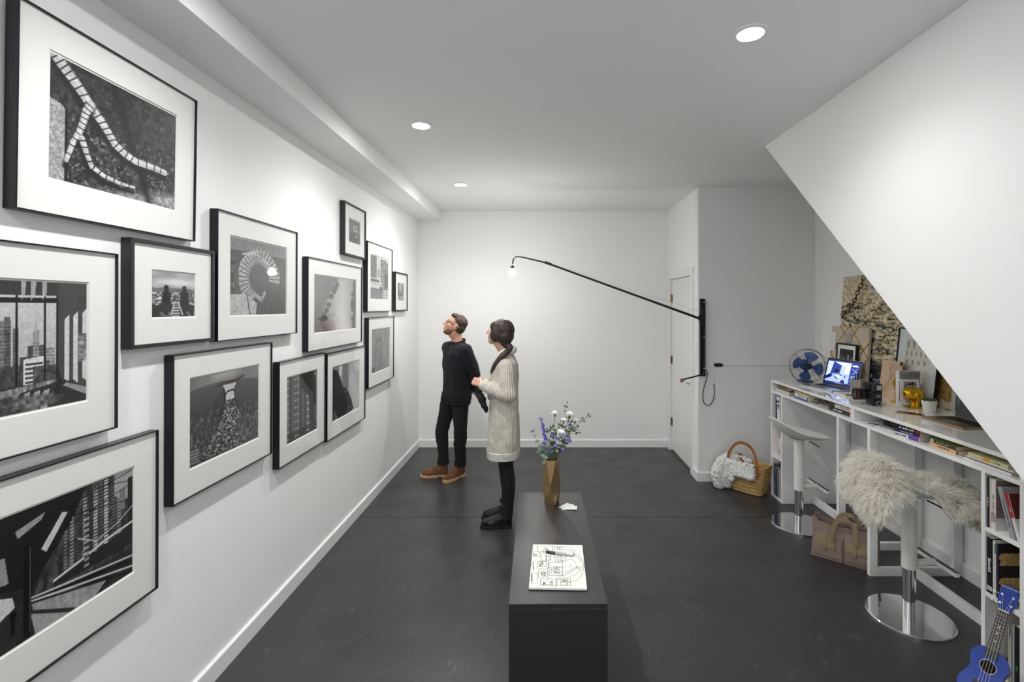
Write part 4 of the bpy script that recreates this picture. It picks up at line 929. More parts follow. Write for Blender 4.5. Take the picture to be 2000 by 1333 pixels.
# ---- canvas tote bag
def tote():
    u = Vector((.765, -.644, 0)).normalized(); nn = Vector((-.644, -.765, 0)).normalized()
    M4 = Matrix(((u.x, -nn.x, 0, 1.968), (u.y, -nn.y, 0, 3.592), (0, 0, 1, 0), (0, 0, 0, 1)))      # x along the face, y into the bag, z up
    t = thing('tote_bag', 'mauve canvas tote bag with khaki flap pockets on the floor under the desk', 'bag', M=M4)
    M_can = mat('mauve_canvas', srgb(140, 121, 112), .8, bump=.5, bscale=9, bdetail=6, vary=.16, vscale=8); M_kh = mat('khaki_webbing', srgb(146, 128, 100), .85, bump=.3, bscale=120)
    W_, H_, D_ = .42, .262, .135; N1, N2 = 40, 18
    def wall(side):
        def f(a, v):
            x = a*W_; z = v*H_; bul = .022*math.sin(math.pi*a)*math.sin(math.pi*min(1, v*1.15))+.006*math.sin(9*a+5*v)*v
            sag = -.014*math.sin(math.pi*a)*v; inx = .012*math.sin(math.pi*v*.9)*(1 if a < .5 else -1)*(abs(a-.5)*2)**4
            y = (-bul+.02*v if side == 0 else D_+bul*.7-.02*v)
            return (x+inx, y+(.010*(1-v)**3*0), max(.0, z+sag+(.022 if a < .08 else 0)*v))
        return f
    g0 = MB().grid(wall(0), N1, N2); obj('front_panel', g0, M_can, t, smooth='all', fixn=False)
    obj('back_panel', MB().grid(lambda a, v: wall(1)(a, v), N1, N2), M_can, t, smooth='all', fixn=False)
    for nm, a in (('side_gusset', 0.), ('side_gusset', 1.)):
        def sg(b, v, a=a):
            p = wall(0)(a, v); q = wall(1)(a, v); fold = .018*math.sin(math.pi*b)*v*(1 if a == 0 else -1)
            return (p[0]*(1-b)+q[0]*b+fold, p[1]*(1-b)+q[1]*b, p[2]*(1-b)+q[2]*b)
        obj(nm, MB().grid(sg, 10, N2), M_can, t, smooth='all', fixn=False)
    obj('bag_base', MB().grid(lambda a, b: tuple(np.array(wall(0)(a, 0))*(1-b)+np.array(wall(1)(a, 0))*b+np.array((0, 0, .001))), N1, 6), M_can, t, fixn=False)
    off = lambda p, d: (p[0], p[1]-d, p[2])
    def patch(name, a0, a1, v0, v1, d, m, n1=10, n2=6, slant=0.):
        f = wall(0); tp = MB(); R_ = []
        def fn(a, v, dd): 
            aa = a0+(a1-a0)*a; return off(f(aa, v0+(v1-v0)*v+slant*(aa-a0)*(1-v)), dd)
        top_ = [[fn(i/(n1-1), j/(n2-1), d) for i in range(n1)] for j in range(n2)]; bo = [[fn(i/(n1-1), j/(n2-1), .0005) for i in range(n1)] for j in range(n2)]
        v = [p for r_ in top_ for p in r_]+[p for r_ in bo for p in r_]; K = n1*n2; fc = []
        for j in range(n2-1):
            for i in range(n1-1): a = j*n1+i; fc.append((a, a+1, a+n1+1, a+n1))
        rim = list(range(n1))+[j*n1+n1-1 for j in range(1, n2)]+[(n2-1)*n1+i for i in range(n1-2, -1, -1)]+[j*n1 for j in range(n2-2, 0, -1)]
        for k in range(len(rim)): fc.append((rim[k], rim[(k+1) % len(rim)], K+rim[(k+1) % len(rim)], K+rim[k]))
        return obj(name, tp.add(v, fc), m, t, smooth=True)
    patch('pocket', .03, .47, .10, .60, .006, M_can); patch('pocket', .53, .97, .10, .60, .006, M_can)
    patch('pocket_flap', .05, .37, .38, .66, .012, M_kh, slant=-.1); patch('pocket_flap', .53, .94, .40, .66, .012, M_kh, slant=-.06)
    for a in (.19, .64): b = patch('strap_tab', a, a+.045, .28, .66, .016, M_kh); patch('snap', a+.017, a+.028, .31, .33, .018, M_black, 4, 3)
    patch('centre_seam', .494, .500, .0, .72, .006, mat('seam_thread', srgb(70, 56, 54), .9), 3, 14)
    for y_, dz in ((-.028, 0), (D_+.02, -.03)):
        s_ = wall(0); pts = [(.135, y_+.004, .15), (.14, y_, .20), (.152, y_, .255), (.185, y_-.006+.02*(y_ > 0), .315+dz), (.235, y_-.008, .325+dz), (.275, y_, .290+dz), (.285, y_, .235), (.288, y_+.003, .16)]
        if y_ < 0: pts = [(p[0]-.0, p[1]-.006, p[2]) for p in pts]
        obj('handle', MB().tube(smooth_path(pts, 6), .01, flat=(.030, .004), up=(0, -1, .1)), M_kh, t, smooth=True)
    obj('inner_sleeve', MB().box(.05, .045, .03, .37, .062, .235), M_blacksoft, t, bevel=.003)
    obj('inner_folder', MB().box(.17, .03, .03, .40, .036, .232), mat('blue_folder', srgb(80, 120, 190), .5), t)
tote()
# ---- seagrass basket with a white ruffled cloth
def basket():
    ang = -47.5; M4 = TR(2.035, 4.822, 0) @ RZ(ang)
    t = thing('seagrass_basket', 'woven seagrass basket with leather handles beside the white shelves', 'basket', M=M4)
    def sect(v): return .150+.055*v, .095+.038*v
    def fn(u, v, grow=0.):
        a, b = sect(v); a += grow; b += grow; th = u*2*math.pi; n_ = 5.
        c, s_ = math.cos(th), math.sin(th); r = (abs(c)**n_+abs(s_)**n_)**(-1/n_)
        wv = .0028*math.sin(u*260)*math.sin(v*52+ (math.pi if int(u*260/math.pi) % 2 else 0))
        return ((a+wv)*r*c, (b+wv)*r*s_, .006+.275*v+.012*math.cos(2*th)*v)
    N, K = 300, 44; L = []
    for j in range(K): L.append([fn(i/N, j/(K-1)) for i in range(N)])
    for j in range(K-1, -1, -6): L.append([fn(i/N, j/(K-1), -.008) for i in range(N)])
    m_b = mat('seagrass', srgb(186, 152, 98), .8, vary=.32, vscale=42, bump=.4, bscale=120)
    mb = MB().loft(L, cap=False); obj('woven_body', mb, m_b, t, smooth='all')
    obj('basket_base', MB().loft([[fn(i/60, 0) for i in range(60)], [tuple(np.array(fn(i/60, 0))+np.array((0, 0, .006))) for i in range(60)]]), m_b, t)
    lea = mat('tan_leather', srgb(146, 92, 44), .5, vary=.25, vscale=30)
    hp = smooth_path([(-.145,-.125,.20),(-.15,-.130,.29),(-.14,-.125,.38),(-.08,-.10,.47),(.0,-.09,.485),(.08,-.10,.44),(.125,-.125,.35),(.14,-.132,.285),(.138,-.128,.20)], 6)
    obj('handle', MB().tube(hp, .01, flat=(.026, .006), up=(0, -1, 0)), lea, t, smooth=True)
    hp2 = smooth_path([(-.13,.125,.26),(-.15,.130,.30),(-.13,.05,.33),(-.06,-.06,.325),(.03,-.135,.300),(.10,-.140,.295),(.14,-.136,.285)], 6)
    obj('handle', MB().tube(hp2, .01, flat=(.024, .006), up=(0, 0, 1)), lea, t, smooth=True)
basket()
def cloth():
    t_M = TR(2.035, 4.822, 0) @ RZ(-47.5); inv = t_M.inverted(); rg = random.Random(3)
    mb = MB()
    chain(mb, [(1.775,4.90,.05),(1.765,4.90,.16),(1.80,4.895,.25),(1.86,4.89,.315)], [.058,.072,.066,.045])
    chain(mb, [(1.84,4.87,.06),(1.82,4.86,.16),(1.85,4.86,.27)], [.045,.052,.05])
    chain(mb, [(1.88,4.88,.315),(1.95,4.86,.305),(2.03,4.80,.29)], [.035,.035,.03])
    for (x, y) in ((-.135,-.140),(-.10,-.143),(-.06,-.146),(-.02,-.146),(.02,-.147),(.06,-.146),(.10,-.144)):
        p = t_M @ Vector((x, y+.012, .29)); q = t_M @ Vector((x, y-.006, .185 if x > -.1 else .13)); capsule(mb, p, .020, q, .022)
    me = skin(mb, .0085, 3, .5, 'cloth'); v = verts_of(me); nrm = np.empty(len(v)*3); me.vertex_normals.foreach_get('vector', nrm); nrm = nrm.reshape(-1, 3)
    out = []
    for p, n_ in zip(v, nrm):
        q = Vector(p); k = abs(mnoise.noise(q*48))+.6*abs(mnoise.noise(q*95+Vector((3,1,2)))); out.append(np.array(p)+n_*(.026*k-.006))
    o_ = np.array(out); o_[:, 2] = np.maximum(o_[:, 2], .001); set_verts(me, o_); me.materials.append(mat('white_crinkle_cotton', srgb(232, 232, 230), .9, sheen=.2, bump=.6, bscale=160))
    tag(obj('ruffled_cloth', me, None), 'white crinkled cloth spilling over the side of the basket', 'cloth')
cloth()
# ---- ukulele leaning on the near shelves
def ukulele():
    d = Vector((-.548, -.286, -.786)).normalized(); w_ = Vector((.59, -.80, -.12)); w_ = (w_-d*w_.dot(d)).normalized(); n_ = d.cross(w_).normalized(); y_ = -d
    o = Vector((2.172, 2.303, .383)); M4 = Matrix(((w_.x, y_.x, n_.x, o.x), (w_.y, y_.y, n_.y, o.y), (w_.z, y_.z, n_.z, o.z), (0, 0, 0, 1)))
    t = thing('ukulele', 'glossy blue ukulele leaning against the white shelves at lower right', 'ukulele', M=M4)
    blue = mat('blue_gloss', srgb(16, 62, 160), .12, coat=.8); navy = mat('dark_blue_gloss', srgb(14, 26, 62), .15, coat=.8); blk = mat('fingerboard', srgb(42, 38, 40), .5); wht = mat('ivory', srgb(236, 230, 214), .4)
    half = [(.0,.0),(.03,.0),(.050,-.012),(.066,-.038),(.067,-.062),(.058,-.092),(.060,-.115),(.076,-.150),(.084,-.178),(.080,-.206),(.060,-.230),(.028,-.240),(.0,-.241)]
    hs = smooth_path([(x, y, 0) for x, y in half], 4); top = -.185
    ol = [(p[0], p[1]+top) for p in hs]+[(-p[0], p[1]+top) for p in hs[-2:0:-1]]
    obj('body_sides', MB().prism(ol, -.058, -.0022), navy, t, bevel=.003, smooth=True)
    hx, hy, hr = 0., -.262, .027
    # soundboard with its hole
    ang = [math.atan2(y-hy, x-hx) for x, y in ol]; ring = [(hx+hr*math.cos(a), hy+hr*math.sin(a)) for a in ang]
    sb = MB(); sb.loft([[(x, y, 0) for x, y in ol], [(x, y, 0) for x, y in ring], [(x, y, -.0020) for x, y in ring], [(x, y, -.0020) for x, y in ol]], closed=True)
    obj('soundboard', sb, blue, t, bevel=.0006)
    obj('sound_hole_floor', MB().lathe([(.026,-.0021),(.001,-.0021)], 24, TR(hx, hy, 0)), mat('hole_dark', srgb(30, 18, 14), .8), t)
    obj('rosette', MB().lathe([(.0275,.0002),(.0275,.0009),(.0295,.0009),(.0295,.0002)], 40, TR(hx, hy, 0), cap=False), mat('rosette_white', srgb(200, 196, 205), .4), t)
    nk = [[(-.018, 0, .0), (.018, 0, .0), (.014, 0, -.014), (-.014, 0, -.014)], [(-.022, -.186, .0), (.022, -.186, .0), (.018, -.186, -.026), (-.018, -.186, -.026)]]
    obj('neck', MB().loft(nk), navy, t, bevel=.003)
    obj('fingerboard', MB().loft([[(-.0185, -.002, .0002), (.0185, -.002, .0002), (.0185, -.002, .005), (-.0185, -.002, .005)], [(-.0225, -.222, .0002), (.0225, -.222, .0002), (.0225, -.222, .005), (-.0225, -.222, .005)]]), blk, t, bevel=.0008)
    sc = .345
    for k in range(1, 14):
        y = -sc*(1-2**(-k/12)); hw = .0185+.004*(-y/.22)
        if -y < .218: obj('fret', MB().box(-hw, y-.0007, .005, hw, y+.0007, .0063), M_chrome, t)
    for k in (5, 7, 10):
        y = -sc*(1-(2**(-k/12)+2**(-(k-1)/12))/2); obj('fret_marker', MB().lathe([(.0030,.0051),(.0030,.0055)], 12, TR(0, y, 0)), wht, t)
    obj('nut', MB().box(-.0195, -.002, .0, .0195, .0035, .0075), wht, t, bevel=.001)
    hd = [(-.018,.004),(.018,.004),(.034,.040),(.034,.096),(.024,.118),(.008,.126),(-.012,.124),(-.030,.112),(-.034,.060),(-.030,.036)]
    obj('headstock', MB().prism(hd, -.016, -.001), blue, t, bevel=.002)
    text('headstock_lettering', 'DIAMOND HEAD', .0085, wht, t, TR(.0, .112, -.0008), 'CENTER', depth=.0003)
    for sx in (-1, 1):
        for yy in (.034, .074):
            pg = MB(); pg.lathe([(.0055,-.001),(.0055,.001),(.0025,.0015),(.0025,.011)], 12, TR(sx*.019, yy, 0)); obj('tuning_post', pg, M_chrome, t, smooth=True)
            kb = MB(); kb.tube([(sx*.034, yy, -.012), (sx*.045, yy, -.012)], .002, 6); kb.ball((sx*.050, yy, -.012), (.007, .008, .0045), 10, 8); obj('tuning_knob', kb, wht, t, smooth=True)
    obj('bridge', MB().box(-.034, -.352, .0004, .034, -.338, .007), blk, t, bevel=.002)
    for k in range(4):
        x0, x1 = -.0125+.0083*k, -.016+.0107*k; tx, ty = ((-.019 if k < 2 else .019), (.074 if k in (1, 2) else .034))
        obj('string', MB().tube([(tx, ty, .006), (x0, 0, .0078), (x1, -.345, .0085)], .0005, 5), wht, t)
ukulele()
# ================================================================ things on the desk
DT = DZT+.0003
def solid(name, lab, cat, mb, m, M4, bevel=0., smooth=False, group=None): return tag(obj(name, mb, m, None, bevel=bevel, smooth=smooth, M=M4), lab, cat, group)
# ---- large canvas leaning on the right wall
PW, PHt = 1.275, .985; lean = math.degrees(math.asin((2.83-2.765)/PHt))
cv = thing('abstract_canvas', 'large gritty abstract painting leaning on the wall behind the desk', 'painting',
           M=Matrix(((0,0,-1,2.757),(-1,0,0,4.58),(0,1,0,DT),(0,0,0,1))) @ RX(-3.6))        # x towards the viewer along the wall, y up, z out of the canvas (-X)
obj('stretcher_frame', MB().box(0, 0, -.030, PW, PHt, -.0006), mat('canvas_edge', srgb(226, 224, 218), .9), cv, bevel=.001)
pp = Pic(330, 250, .5, seed=21)
n1, n2, n3 = pp.noise(7, 6, 4), pp.noise(70, 60, 3), pp.noise(26, 60, 3)
C = lambda r, g, b: np.array([r, g, b])/255.
base = C(196,184,154)[None, None]*(.6+.9*n2)[..., None]; pp.a[:] = base
pp.put(np.clip((n1-.50)*7, 0, 1)*np.clip((pp.x-.25)*5, 0, 1), C(86,82,50)[None, None]*(.4+1.1*n2)[..., None], .9)
pp.put(np.clip((pp.noise(10, 40, 3)-.58)*9, 0, 1)*(pp.x > .2), C(134,104,52), .8)
pp.put(np.clip((n3-.56)*9, 0, 1)*(pp.y > .25), C(34,34,30), .85)
wm = np.clip((pp.noise(6, 12, 3)-.42)*8, 0, 1)*np.exp(-((pp.y-.60)/.10)**2)*1.3; pp.put(wm, C(246,242,232), 1.); pp.put((n3 > .62)*wm, C(40,38,34), .9)
dk = np.clip((pp.y-.72)*9, 0, 1)*np.clip((.62-pp.x)*6, 0, 1); pp.put(dk, C(24,24,38)[None, None]*(.5+n2)[..., None], .95)
pp.put(dk*np.clip((pp.noise(18, 50, 3)-.56)*8, 0, 1), C(104,104,160), .9); pp.put(dk*np.clip((pp.noise(22, 30, 3)-.60)*10, 0, 1), C(232,230,224), .9)
gd = np.clip((pp.x-.74)*9, 0, 1)*np.clip((pp.y-.60)*8, 0, 1); pp.put(gd, C(140,110,52)[None, None]*(.7+.6*n2)[..., None], .95); pp.put(gd*np.clip((pp.noise(9, 12, 3)-.55)*10, 0, 1), C(214,206,186), .9)
for q in range(7): pp.put(np.abs(np.hypot((pp.x-.03-.045*q)*1.3, pp.y-.035-.012*(q % 2))-.022) < .008, C(196,188,158), .8)
pp.put(pp.rect(.28, .08, .45, .10, True)|pp.rect(.30, .14, .42, .16, True), C(210,210,208), .9)
sheet('painted_canvas', pp, PW, PHt, print_mat('canvas_print', .7), cv, TR(0, 0, 0))
# ---- rusty chain in front of it
ch = thing('rusty_chain', 'rusty chain hanging across the top left of the large abstract painting', 'chain', (2.77, 4.45, 1.6))
cp = [pxl(1690, 541, 4.18), pxl(1684, 556, 4.22), pxl(1679, 567, 4.26), pxl(1673, 583, 4.31), pxl(1666, 597, 4.36), pxl(1657, 609, 4.42), pxl(1645, 616, 4.50)]
cp = [(2.772 if k < 6 else 2.762, p[1], p[2]) for k, p in enumerate(cp)]
cp = [((2.775-.02*(1-(k/6))*0), (955*2.772/((a-VPX))), CAM_H-(b-VPY)/F_PX*(955*2.772/(a-VPX))) for k, (a, b) in enumerate(((1690,541),(1684,556),(1679,567),(1673,583),(1666,597),(1657,609),(1645,616)))]
pth = smooth_path(cp, 12); ln = np.concatenate([[0], np.cumsum(np.linalg.norm(np.diff(pth, axis=0), axis=1))]); nl_ = int(ln[-1]/.036)
M_rust = mat('rust', srgb(92, 56, 42), .8, vary=.4, vscale=60)
lk = MB(); th = np.linspace(0, 2*math.pi, 20, endpoint=False); lp = [(.012*math.cos(a), (.0125 if math.sin(a) > 0 else -.0125)+.012*math.sin(a), 0) for a in th]; lk.tube(lp, .0042, 6, closed=True)
lme = finish(lk.mesh('chain_link'), M_rust, 'all')
for k in range(nl_):
    s_ = (k+.5)*ln[-1]/nl_; i = np.searchsorted(ln, s_)-1; i = max(0, min(i, len(pth)-2)); p = Vector(pth[i])-Vector((2.77, 4.45, 1.6)); tn = Vector(pth[i+1]-pth[i]).normalized()
    q = Vector((0,1,0)).rotation_difference(tn).to_matrix().to_4x4() @ RY(90*(k % 2)+45)
    obj('chain_link', lme, None, ch, M=Matrix.Translation(p+Vector((-.012, 0, 0))) @ q)
# ---- leaning boards: local x towards the viewer, y up, z out (-X)
def leaning(name, lab, cat, xb, y_far, tilt, yaw=0.): return thing(name, lab, cat, M=TR(xb, y_far, DT) @ RZ(yaw) @ Matrix(((0,0,-1,0),(-1,0,0,0),(0,1,0,0),(0,0,0,1))) @ RX(-tilt))
mbd = leaning('memo_board', 'beige fabric memo board laced with gold ribbon behind the laptop', 'memo board', 2.705, 4.625, 3.4)
S_ = .525; obj('padded_board', MB().box(0, 0, -.030, S_, S_, 0), mat('beige_linen', srgb(206, 192, 172), .9, bump=.2, bscale=300), mbd, bevel=.008)
gr = mat('gold_ribbon', srgb(176, 142, 62), .4, metal=.6)
def rib(a, b): 
    d = np.array(b)-np.array(a); obj('ribbon', MB().tube([(a[0], a[1], .0012), (b[0], b[1], .0012)], .01, flat=(.010, .0014), up=(0, 0, 1)), gr, mbd)
for a, b in (((0,.27),(.27,.535)),((.27,.535),(.535,.27)),((0,.27),(.27,.0)),((.27,.0),(.535,.27)),((.0,.40),(.40,.0)),((.13,.535),(.535,.13)),((.40,.535),(0,.13)),((.535,.40),(.14,.0))): rib(a, b)
for k, (x, y, wd, ht, a, c) in enumerate(((-.035,.30,.10,.17,-5,(236,236,234)),(.12,.28,.05,.10,8,(224,228,232)),(.235,.37,.09,.085,20,(176,166,164)),(.36,.30,.075,.055,-20,(230,228,222)))):
    pz = TR(x, y, .0026+.0012*k) @ RZ(a); o_ = obj('pinned_note', MB().box(0, 0, 0, wd, ht, .0008), mat('note_%d' % k, srgb(*c), .8), mbd, M=pz)
    if k in (0, 3):
        for r_ in range(7 if k == 0 else 1): obj('writing_line', MB().box(wd*.12, ht*(.15+.11*r_)+.0 if k == 0 else ht*.5, .0009, wd*(.85-.1*(r_ % 3)), ht*(.15+.11*r_)+.0012 if k == 0 else ht*.5+.002, .0012), mat('ink', srgb(110, 110, 116), .8), o_)
sf = leaning('small_print_frame', 'small black frame with a dark floral print behind the open laptop', 'picture', 2.668, 4.475, 3.2)
fw, fh = .285, .378
for b in ((0,0,.014,fh),(fw-.014,0,fw,fh),(.0141,0,fw-.0141,.014),(.0141,fh-.014,fw-.0141,fh)): obj('frame_rail', MB().box(b[0], b[1], -.024, b[2], b[3], 0), M_frame, sf, bevel=.001)
obj('mat_board', MB().box(.0141, .0141, -.010, fw-.0141, fh-.0141, -.007), M_matboard, sf)
p2 = Pic(110, 150, .16, seed=8); b_ = p2.noise(5, 5, 3); p2.put(np.clip((b_-.50+.25*(p2.y-.45))*14, 0, 1)*(p2.y > .18), .82-.3*p2.noise(30, 30, 2)); p2.put(np.clip((p2.noise(16, 16, 2)-.6)*12, 0, 1)*(p2.y > .3), .12, .9)
sheet('print', p2, fw-.09, fh-.10, print_mat('canvas_print'), sf, TR(.045, .05, -.0066))
fp = leaning('framed_poster', 'white matted poster of small furniture drawings in a thin black frame', 'poster', 2.700, 3.785, 6.2)
fw, fh = .40, .545
for b in ((0,0,.006,fh),(fw-.006,0,fw,fh),(.0061,0,fw-.0061,.006),(.0061,fh-.006,fw-.0061,fh)): obj('frame_rail', MB().box(b[0], b[1], -.022, b[2], b[3], 0), M_frame, fp)
obj('mat_board', MB().box(.0061, .0061, -.012, fw-.0061, fh-.0061, -.009), mat('poster_paper', srgb(226, 228, 228), .6), fp)
p3 = Pic(170, 230, .86, seed=2); p3.a[:] = C(222,218,206); rg_ = random.Random(2)
for r_, (y, n_, h_, wd) in enumerate(((.05,4,.13,.11),(.24,5,.09,.07),(.40,4,.08,.12),(.60,2,.16,.2),(.80,3,.13,.14))):
    for k in range(n_):
        x = .06+k*(.9/n_); m_ = p3.poly([(x,y),(x+wd,y),(x+wd*.8,y+h_),(x+wd*.25,y+h_)], True); p3.put(m_ & (np.mod(p3.x*90+p3.y*40, 2) > .6), .35, .8)
    p3.put(p3.rect(.02, y-.025, .98, y-.021, True), .6)
sheet('poster_print', p3, .25, .40, print_mat('canvas_print'), fp, TR(.075, .07, -.0086))
obj('glazing', MB().box(.0061, .0061, -.006, fw-.0061, fh-.0061, -.0045), glass_mat(), fp)
dp = leaning('drawing_panel', 'thin birch panel with a faint pencil drawing leaning on the desk', 'panel', 2.655, 3.868, 6.5)
obj('panel', MB().box(0, 0, -.008, .215, .292, 0), mat('birch_ply', srgb(206, 178, 148), .6, vary=.08, vscale=12, stretch=(1, .2, 1)), dp, bevel=.001)
ln_ = MB()
for q in range(7):
    a = [(rg_.uniform(.02, .19), rg_.uniform(.03, .27)) for _ in range(4)]; ln_.tube(smooth_path([(x, y, .0003) for x, y in a], 6), .0007, 4)
ln_.tube(smooth_path([(.11,.15,.0003),(.10,.20,.0003),(.115,.255,.0003),(.14,.25,.0003),(.145,.20,.0003),(.13,.15,.0003)], 6), .001, 4)
obj('pencil_lines', ln_, mat('pencil', srgb(150, 116, 92), .8), dp)
obj('black_clip', MB().box(.20, .262, .0002, .2148, .291, .006), M_black, dp, bevel=.001)
# ---- desk fan
fan = thing('desk_fan', 'vintage desk fan with blue blades and a wire cage beside the laptop', 'fan', (2.44, 4.50, DT))
Mf = TR(0, 0, .158) @ RZ(-16) @ RX(90)              # local z of the cage looks to the viewer
M_wire = mat('fan_wire', srgb(120, 112, 98), .35, metal=.9)
def fring(r, z, w_=.0016): return MB().tube([(r*math.cos(a), r*math.sin(a), z) for a in np.linspace(0, 2*math.pi, 48, endpoint=False)], w_, 6, closed=True, M=Mf)
for r_, z in ((.152,-.03),(.158,.0),(.152,.03),(.150,-.045),(.085,.052),(.085,-.06)): obj('cage_ring', fring(r_, z), M_wire, fan, smooth=True)
for k in range(6):
    a = k*math.pi/3+.25; pr = smooth_path([(.02,.056),(.085,.053),(.135,.043),(.158,.0),(.135,-.052),(.06,-.066)], 5)
    obj('cage_wire', MB().tube([(r_*math.cos(a+.5*(z < 0)*0), r_*math.sin(a), z) for r_, z, *_ in [tuple(q[:2]) for q in np.array(pr)[:, :2]]] if False else [(q[0]*math.cos(a), q[0]*math.sin(a), q[1]) for q in smooth_path([(x, y, 0) for x, y in ((.02,.056),(.085,.053),(.135,.043),(.158,.0),(.135,-.052),(.06,-.066))], 5)], .0016, 6, M=Mf), M_wire, fan, smooth=True)
obj('cage_badge', MB().lathe([(.022,.054),(.024,.056),(.020,.060),(.002,.061)], 20, Mf), M_black, fan, smooth=True)
M_fb = mat('fan_blue', srgb(52, 84, 140), .4)
for k in range(4):
    def bl(u, v, k=k):
        th = k*math.pi/2+1.3+(v-.5)*(.42+.62*math.sin(u*math.pi*.62)); r_ = .022+.108*u*(1-.10*(2*v-1)**2); return (r_*math.cos(th), r_*math.sin(th), .012-.026*(v-.5)*2*(.4+u*.6))
    top = [[bl(i/11, j/11) for i in range(12)] for j in range(12)]; bt = [[(x, y, z-.002) for x, y, z in r_] for r_ in top]
    v = [p for r_ in top for p in r_]+[p for r_ in bt for p in r_]; f = []
    for j in range(11):
        for i in range(11): a = j*12+i; f += [(a, a+1, a+13, a+12), (144+a, 144+a+12, 144+a+13, 144+a+1)]
    rim = list(range(12))+[j*12+11 for j in range(1, 12)]+[132+i for i in range(10, -1, -1)]+[j*12 for j in range(10, 0, -1)]
    for q in range(len(rim)): f.append((rim[q], rim[(q+1) % len(rim)], 144+rim[(q+1) % len(rim)], 144+rim[q]))
    obj('blade', MB().add(v, f, Mf), M_fb, fan, smooth=True)
obj('hub', MB().lathe([(.022,-.02),(.024,.012),(.020,.022),(.004,.026)], 20, Mf), M_black, fan, smooth=True)
obj('motor', MB().lathe([(.020,-.15),(.040,-.14),(.052,-.11),(.052,-.075),(.030,-.066)], 24, Mf), M_fb, fan, smooth=True)
sb_ = MB(); sb_.lathe([(.070,0),(.070,.008),(.050,.018),(.018,.026),(.012,.04),(.012,.12)], 28, TR(.028, .098, 0)); obj('stand', sb_, M_fb, fan, smooth=True)
# ---- laptops: local x across (left to right for the user), y depth away from the user, z up
def laptop(lab, M4, W_, D_, H_, m, ang, pic=None, keycol=(30, 30, 34)):
    t = thing('laptop', lab, 'laptop', M=M4)
    obj('base', MB().prism([(p[0]+W_/2, p[1]+D_/2) for p in rp(W_, D_, .010)], 0, .013), m, t, bevel=.0015)
    key = mat('keys_%d' % keycol[0], srgb(*keycol), .5); kb = MB()
    for r_ in range(5):
        for c_ in range(13): kb.box(W_*.06+c_*W_*.068, D_*.48+r_*D_*.085, .0131, W_*.06+c_*W_*.068+W_*.058, D_*.48+r_*D_*.085+D_*.072, .0139)
    obj('keyboard', kb, key, t)
    obj('trackpad', MB().box(W_*.33, D_*.06, .0131, W_*.67, D_*.42, .0134), mat('trackpad', srgb(140), .35, metal=.5), t)
    ld = bpy.data.objects.new('screen_lid', None)
    lid = obj('screen_lid', MB().prism([(p[0]+W_/2, p[1]+H_/2) for p in rp(W_, H_, .009)], -.006, 0), m, t, M=TR(0, D_, .013) @ RX(ang), bevel=.001)
    obj('bezel', MB().prism([(p[0]+W_/2, p[1]+H_/2) for p in rp(W_-.004, H_-.004, .008)], .0001, .0008), M_black, lid)
    if pic is not None: sheet('display', pic, W_-.026, H_-.034, print_mat('lit_screen', .2, emit=.75), lid, TR(.013, .018, .0012))
    else: obj('display', MB().box(.013, .018, .0009, W_-.013, H_-.016, .0012), mat('dark_screen', srgb(34, 30, 38), .12), lid)
    return t
sp = Pic(170, 110, .2, seed=4); sp.a[:] = C(36,60,150)
Bq = lambda pts, c, op=1.: sp.put(sp.poly(pts, True), C(*c), op)
Bq([(.02,.06),(.74,.06),(.74,.93),(.02,.93)], (150,176,240)); Bq([(.02,.06),(.20,.06),(.14,.62),(.02,.72)], (205,222,255)); Bq([(.20,.06),(.46,.20),(.44,.56),(.14,.60)], (40,62,150)); Bq([(.20,.06),(.74,.06),(.74,.22),(.46,.20)], (225,236,255))
Bq([(.46,.20),(.74,.22),(.74,.56),(.44,.56)], (190,208,250)); Bq([(.60,.24),(.70,.24),(.70,.52),(.60,.52)], (240,246,255)); Bq([(.28,.36),(.39,.36),(.385,.52),(.27,.52)], (10,12,30)); Bq([(.02,.72),(.14,.60),(.22,.62),(.20,.74),(.02,.86)], (14,22,90))
Bq([(.02,.86),(.20,.74),(.44,.60),(.74,.60),(.74,.93),(.02,.93)], (170,196,250)); Bq([(.30,.66),(.40,.62),(.52,.66),(.42,.76)], (235,242,255)); Bq([(.30,.68),(.42,.78),(.40,.82),(.28,.72)], (16,24,90)); Bq([(.44,.58),(.52,.60),(.50,.64),(.43,.62)], (16,24,90)); Bq([(.60,.62),(.64,.62),(.63,.70),(.59,.70)], (16,24,90)); Bq([(.52,.82),(.60,.78),(.64,.93),(.50,.93)], (12,18,70))
Bq([(.76,.06),(.98,.06),(.98,.93),(.76,.93)], (30,50,140)); sp.put((sp.x > .78)&(sp.x < .96)&(sp.y > .26)&(sp.y < .88)&(sp.noise(40, 40, 1) > .62), C(150,176,240), .9); Bq([(.78,.10),(.82,.14),(.88,.11),(.96,.16),(.96,.19),(.78,.19)], (230,238,255)); sp.put(sp.y > .94, C(26,44,130)); sp.put(sp.y < .05, C(40,60,130))
sp.put(sp.rect(.35,.955,.60,.975,True), C(170,190,240), .8)
ax = lambda x, y, yaw: TR(x, y, DT) @ RZ(yaw-90)       # user sits at -X; left hand to +Y
laptop('open silver laptop showing a blue tinted room photo on the desk', ax(2.292, 4.375, 12.5), .368, .247, .240, mat('silver_alu', (.62, .62, .63, 1), .3, metal=1), 75, sp)
laptop('open champagne laptop with a dark screen, half hidden by the stair', ax(2.395, 3.095, 1), .300, .212, .205, mat('champagne_alu', srgb(150, 128, 106), .35, metal=.8), 68)
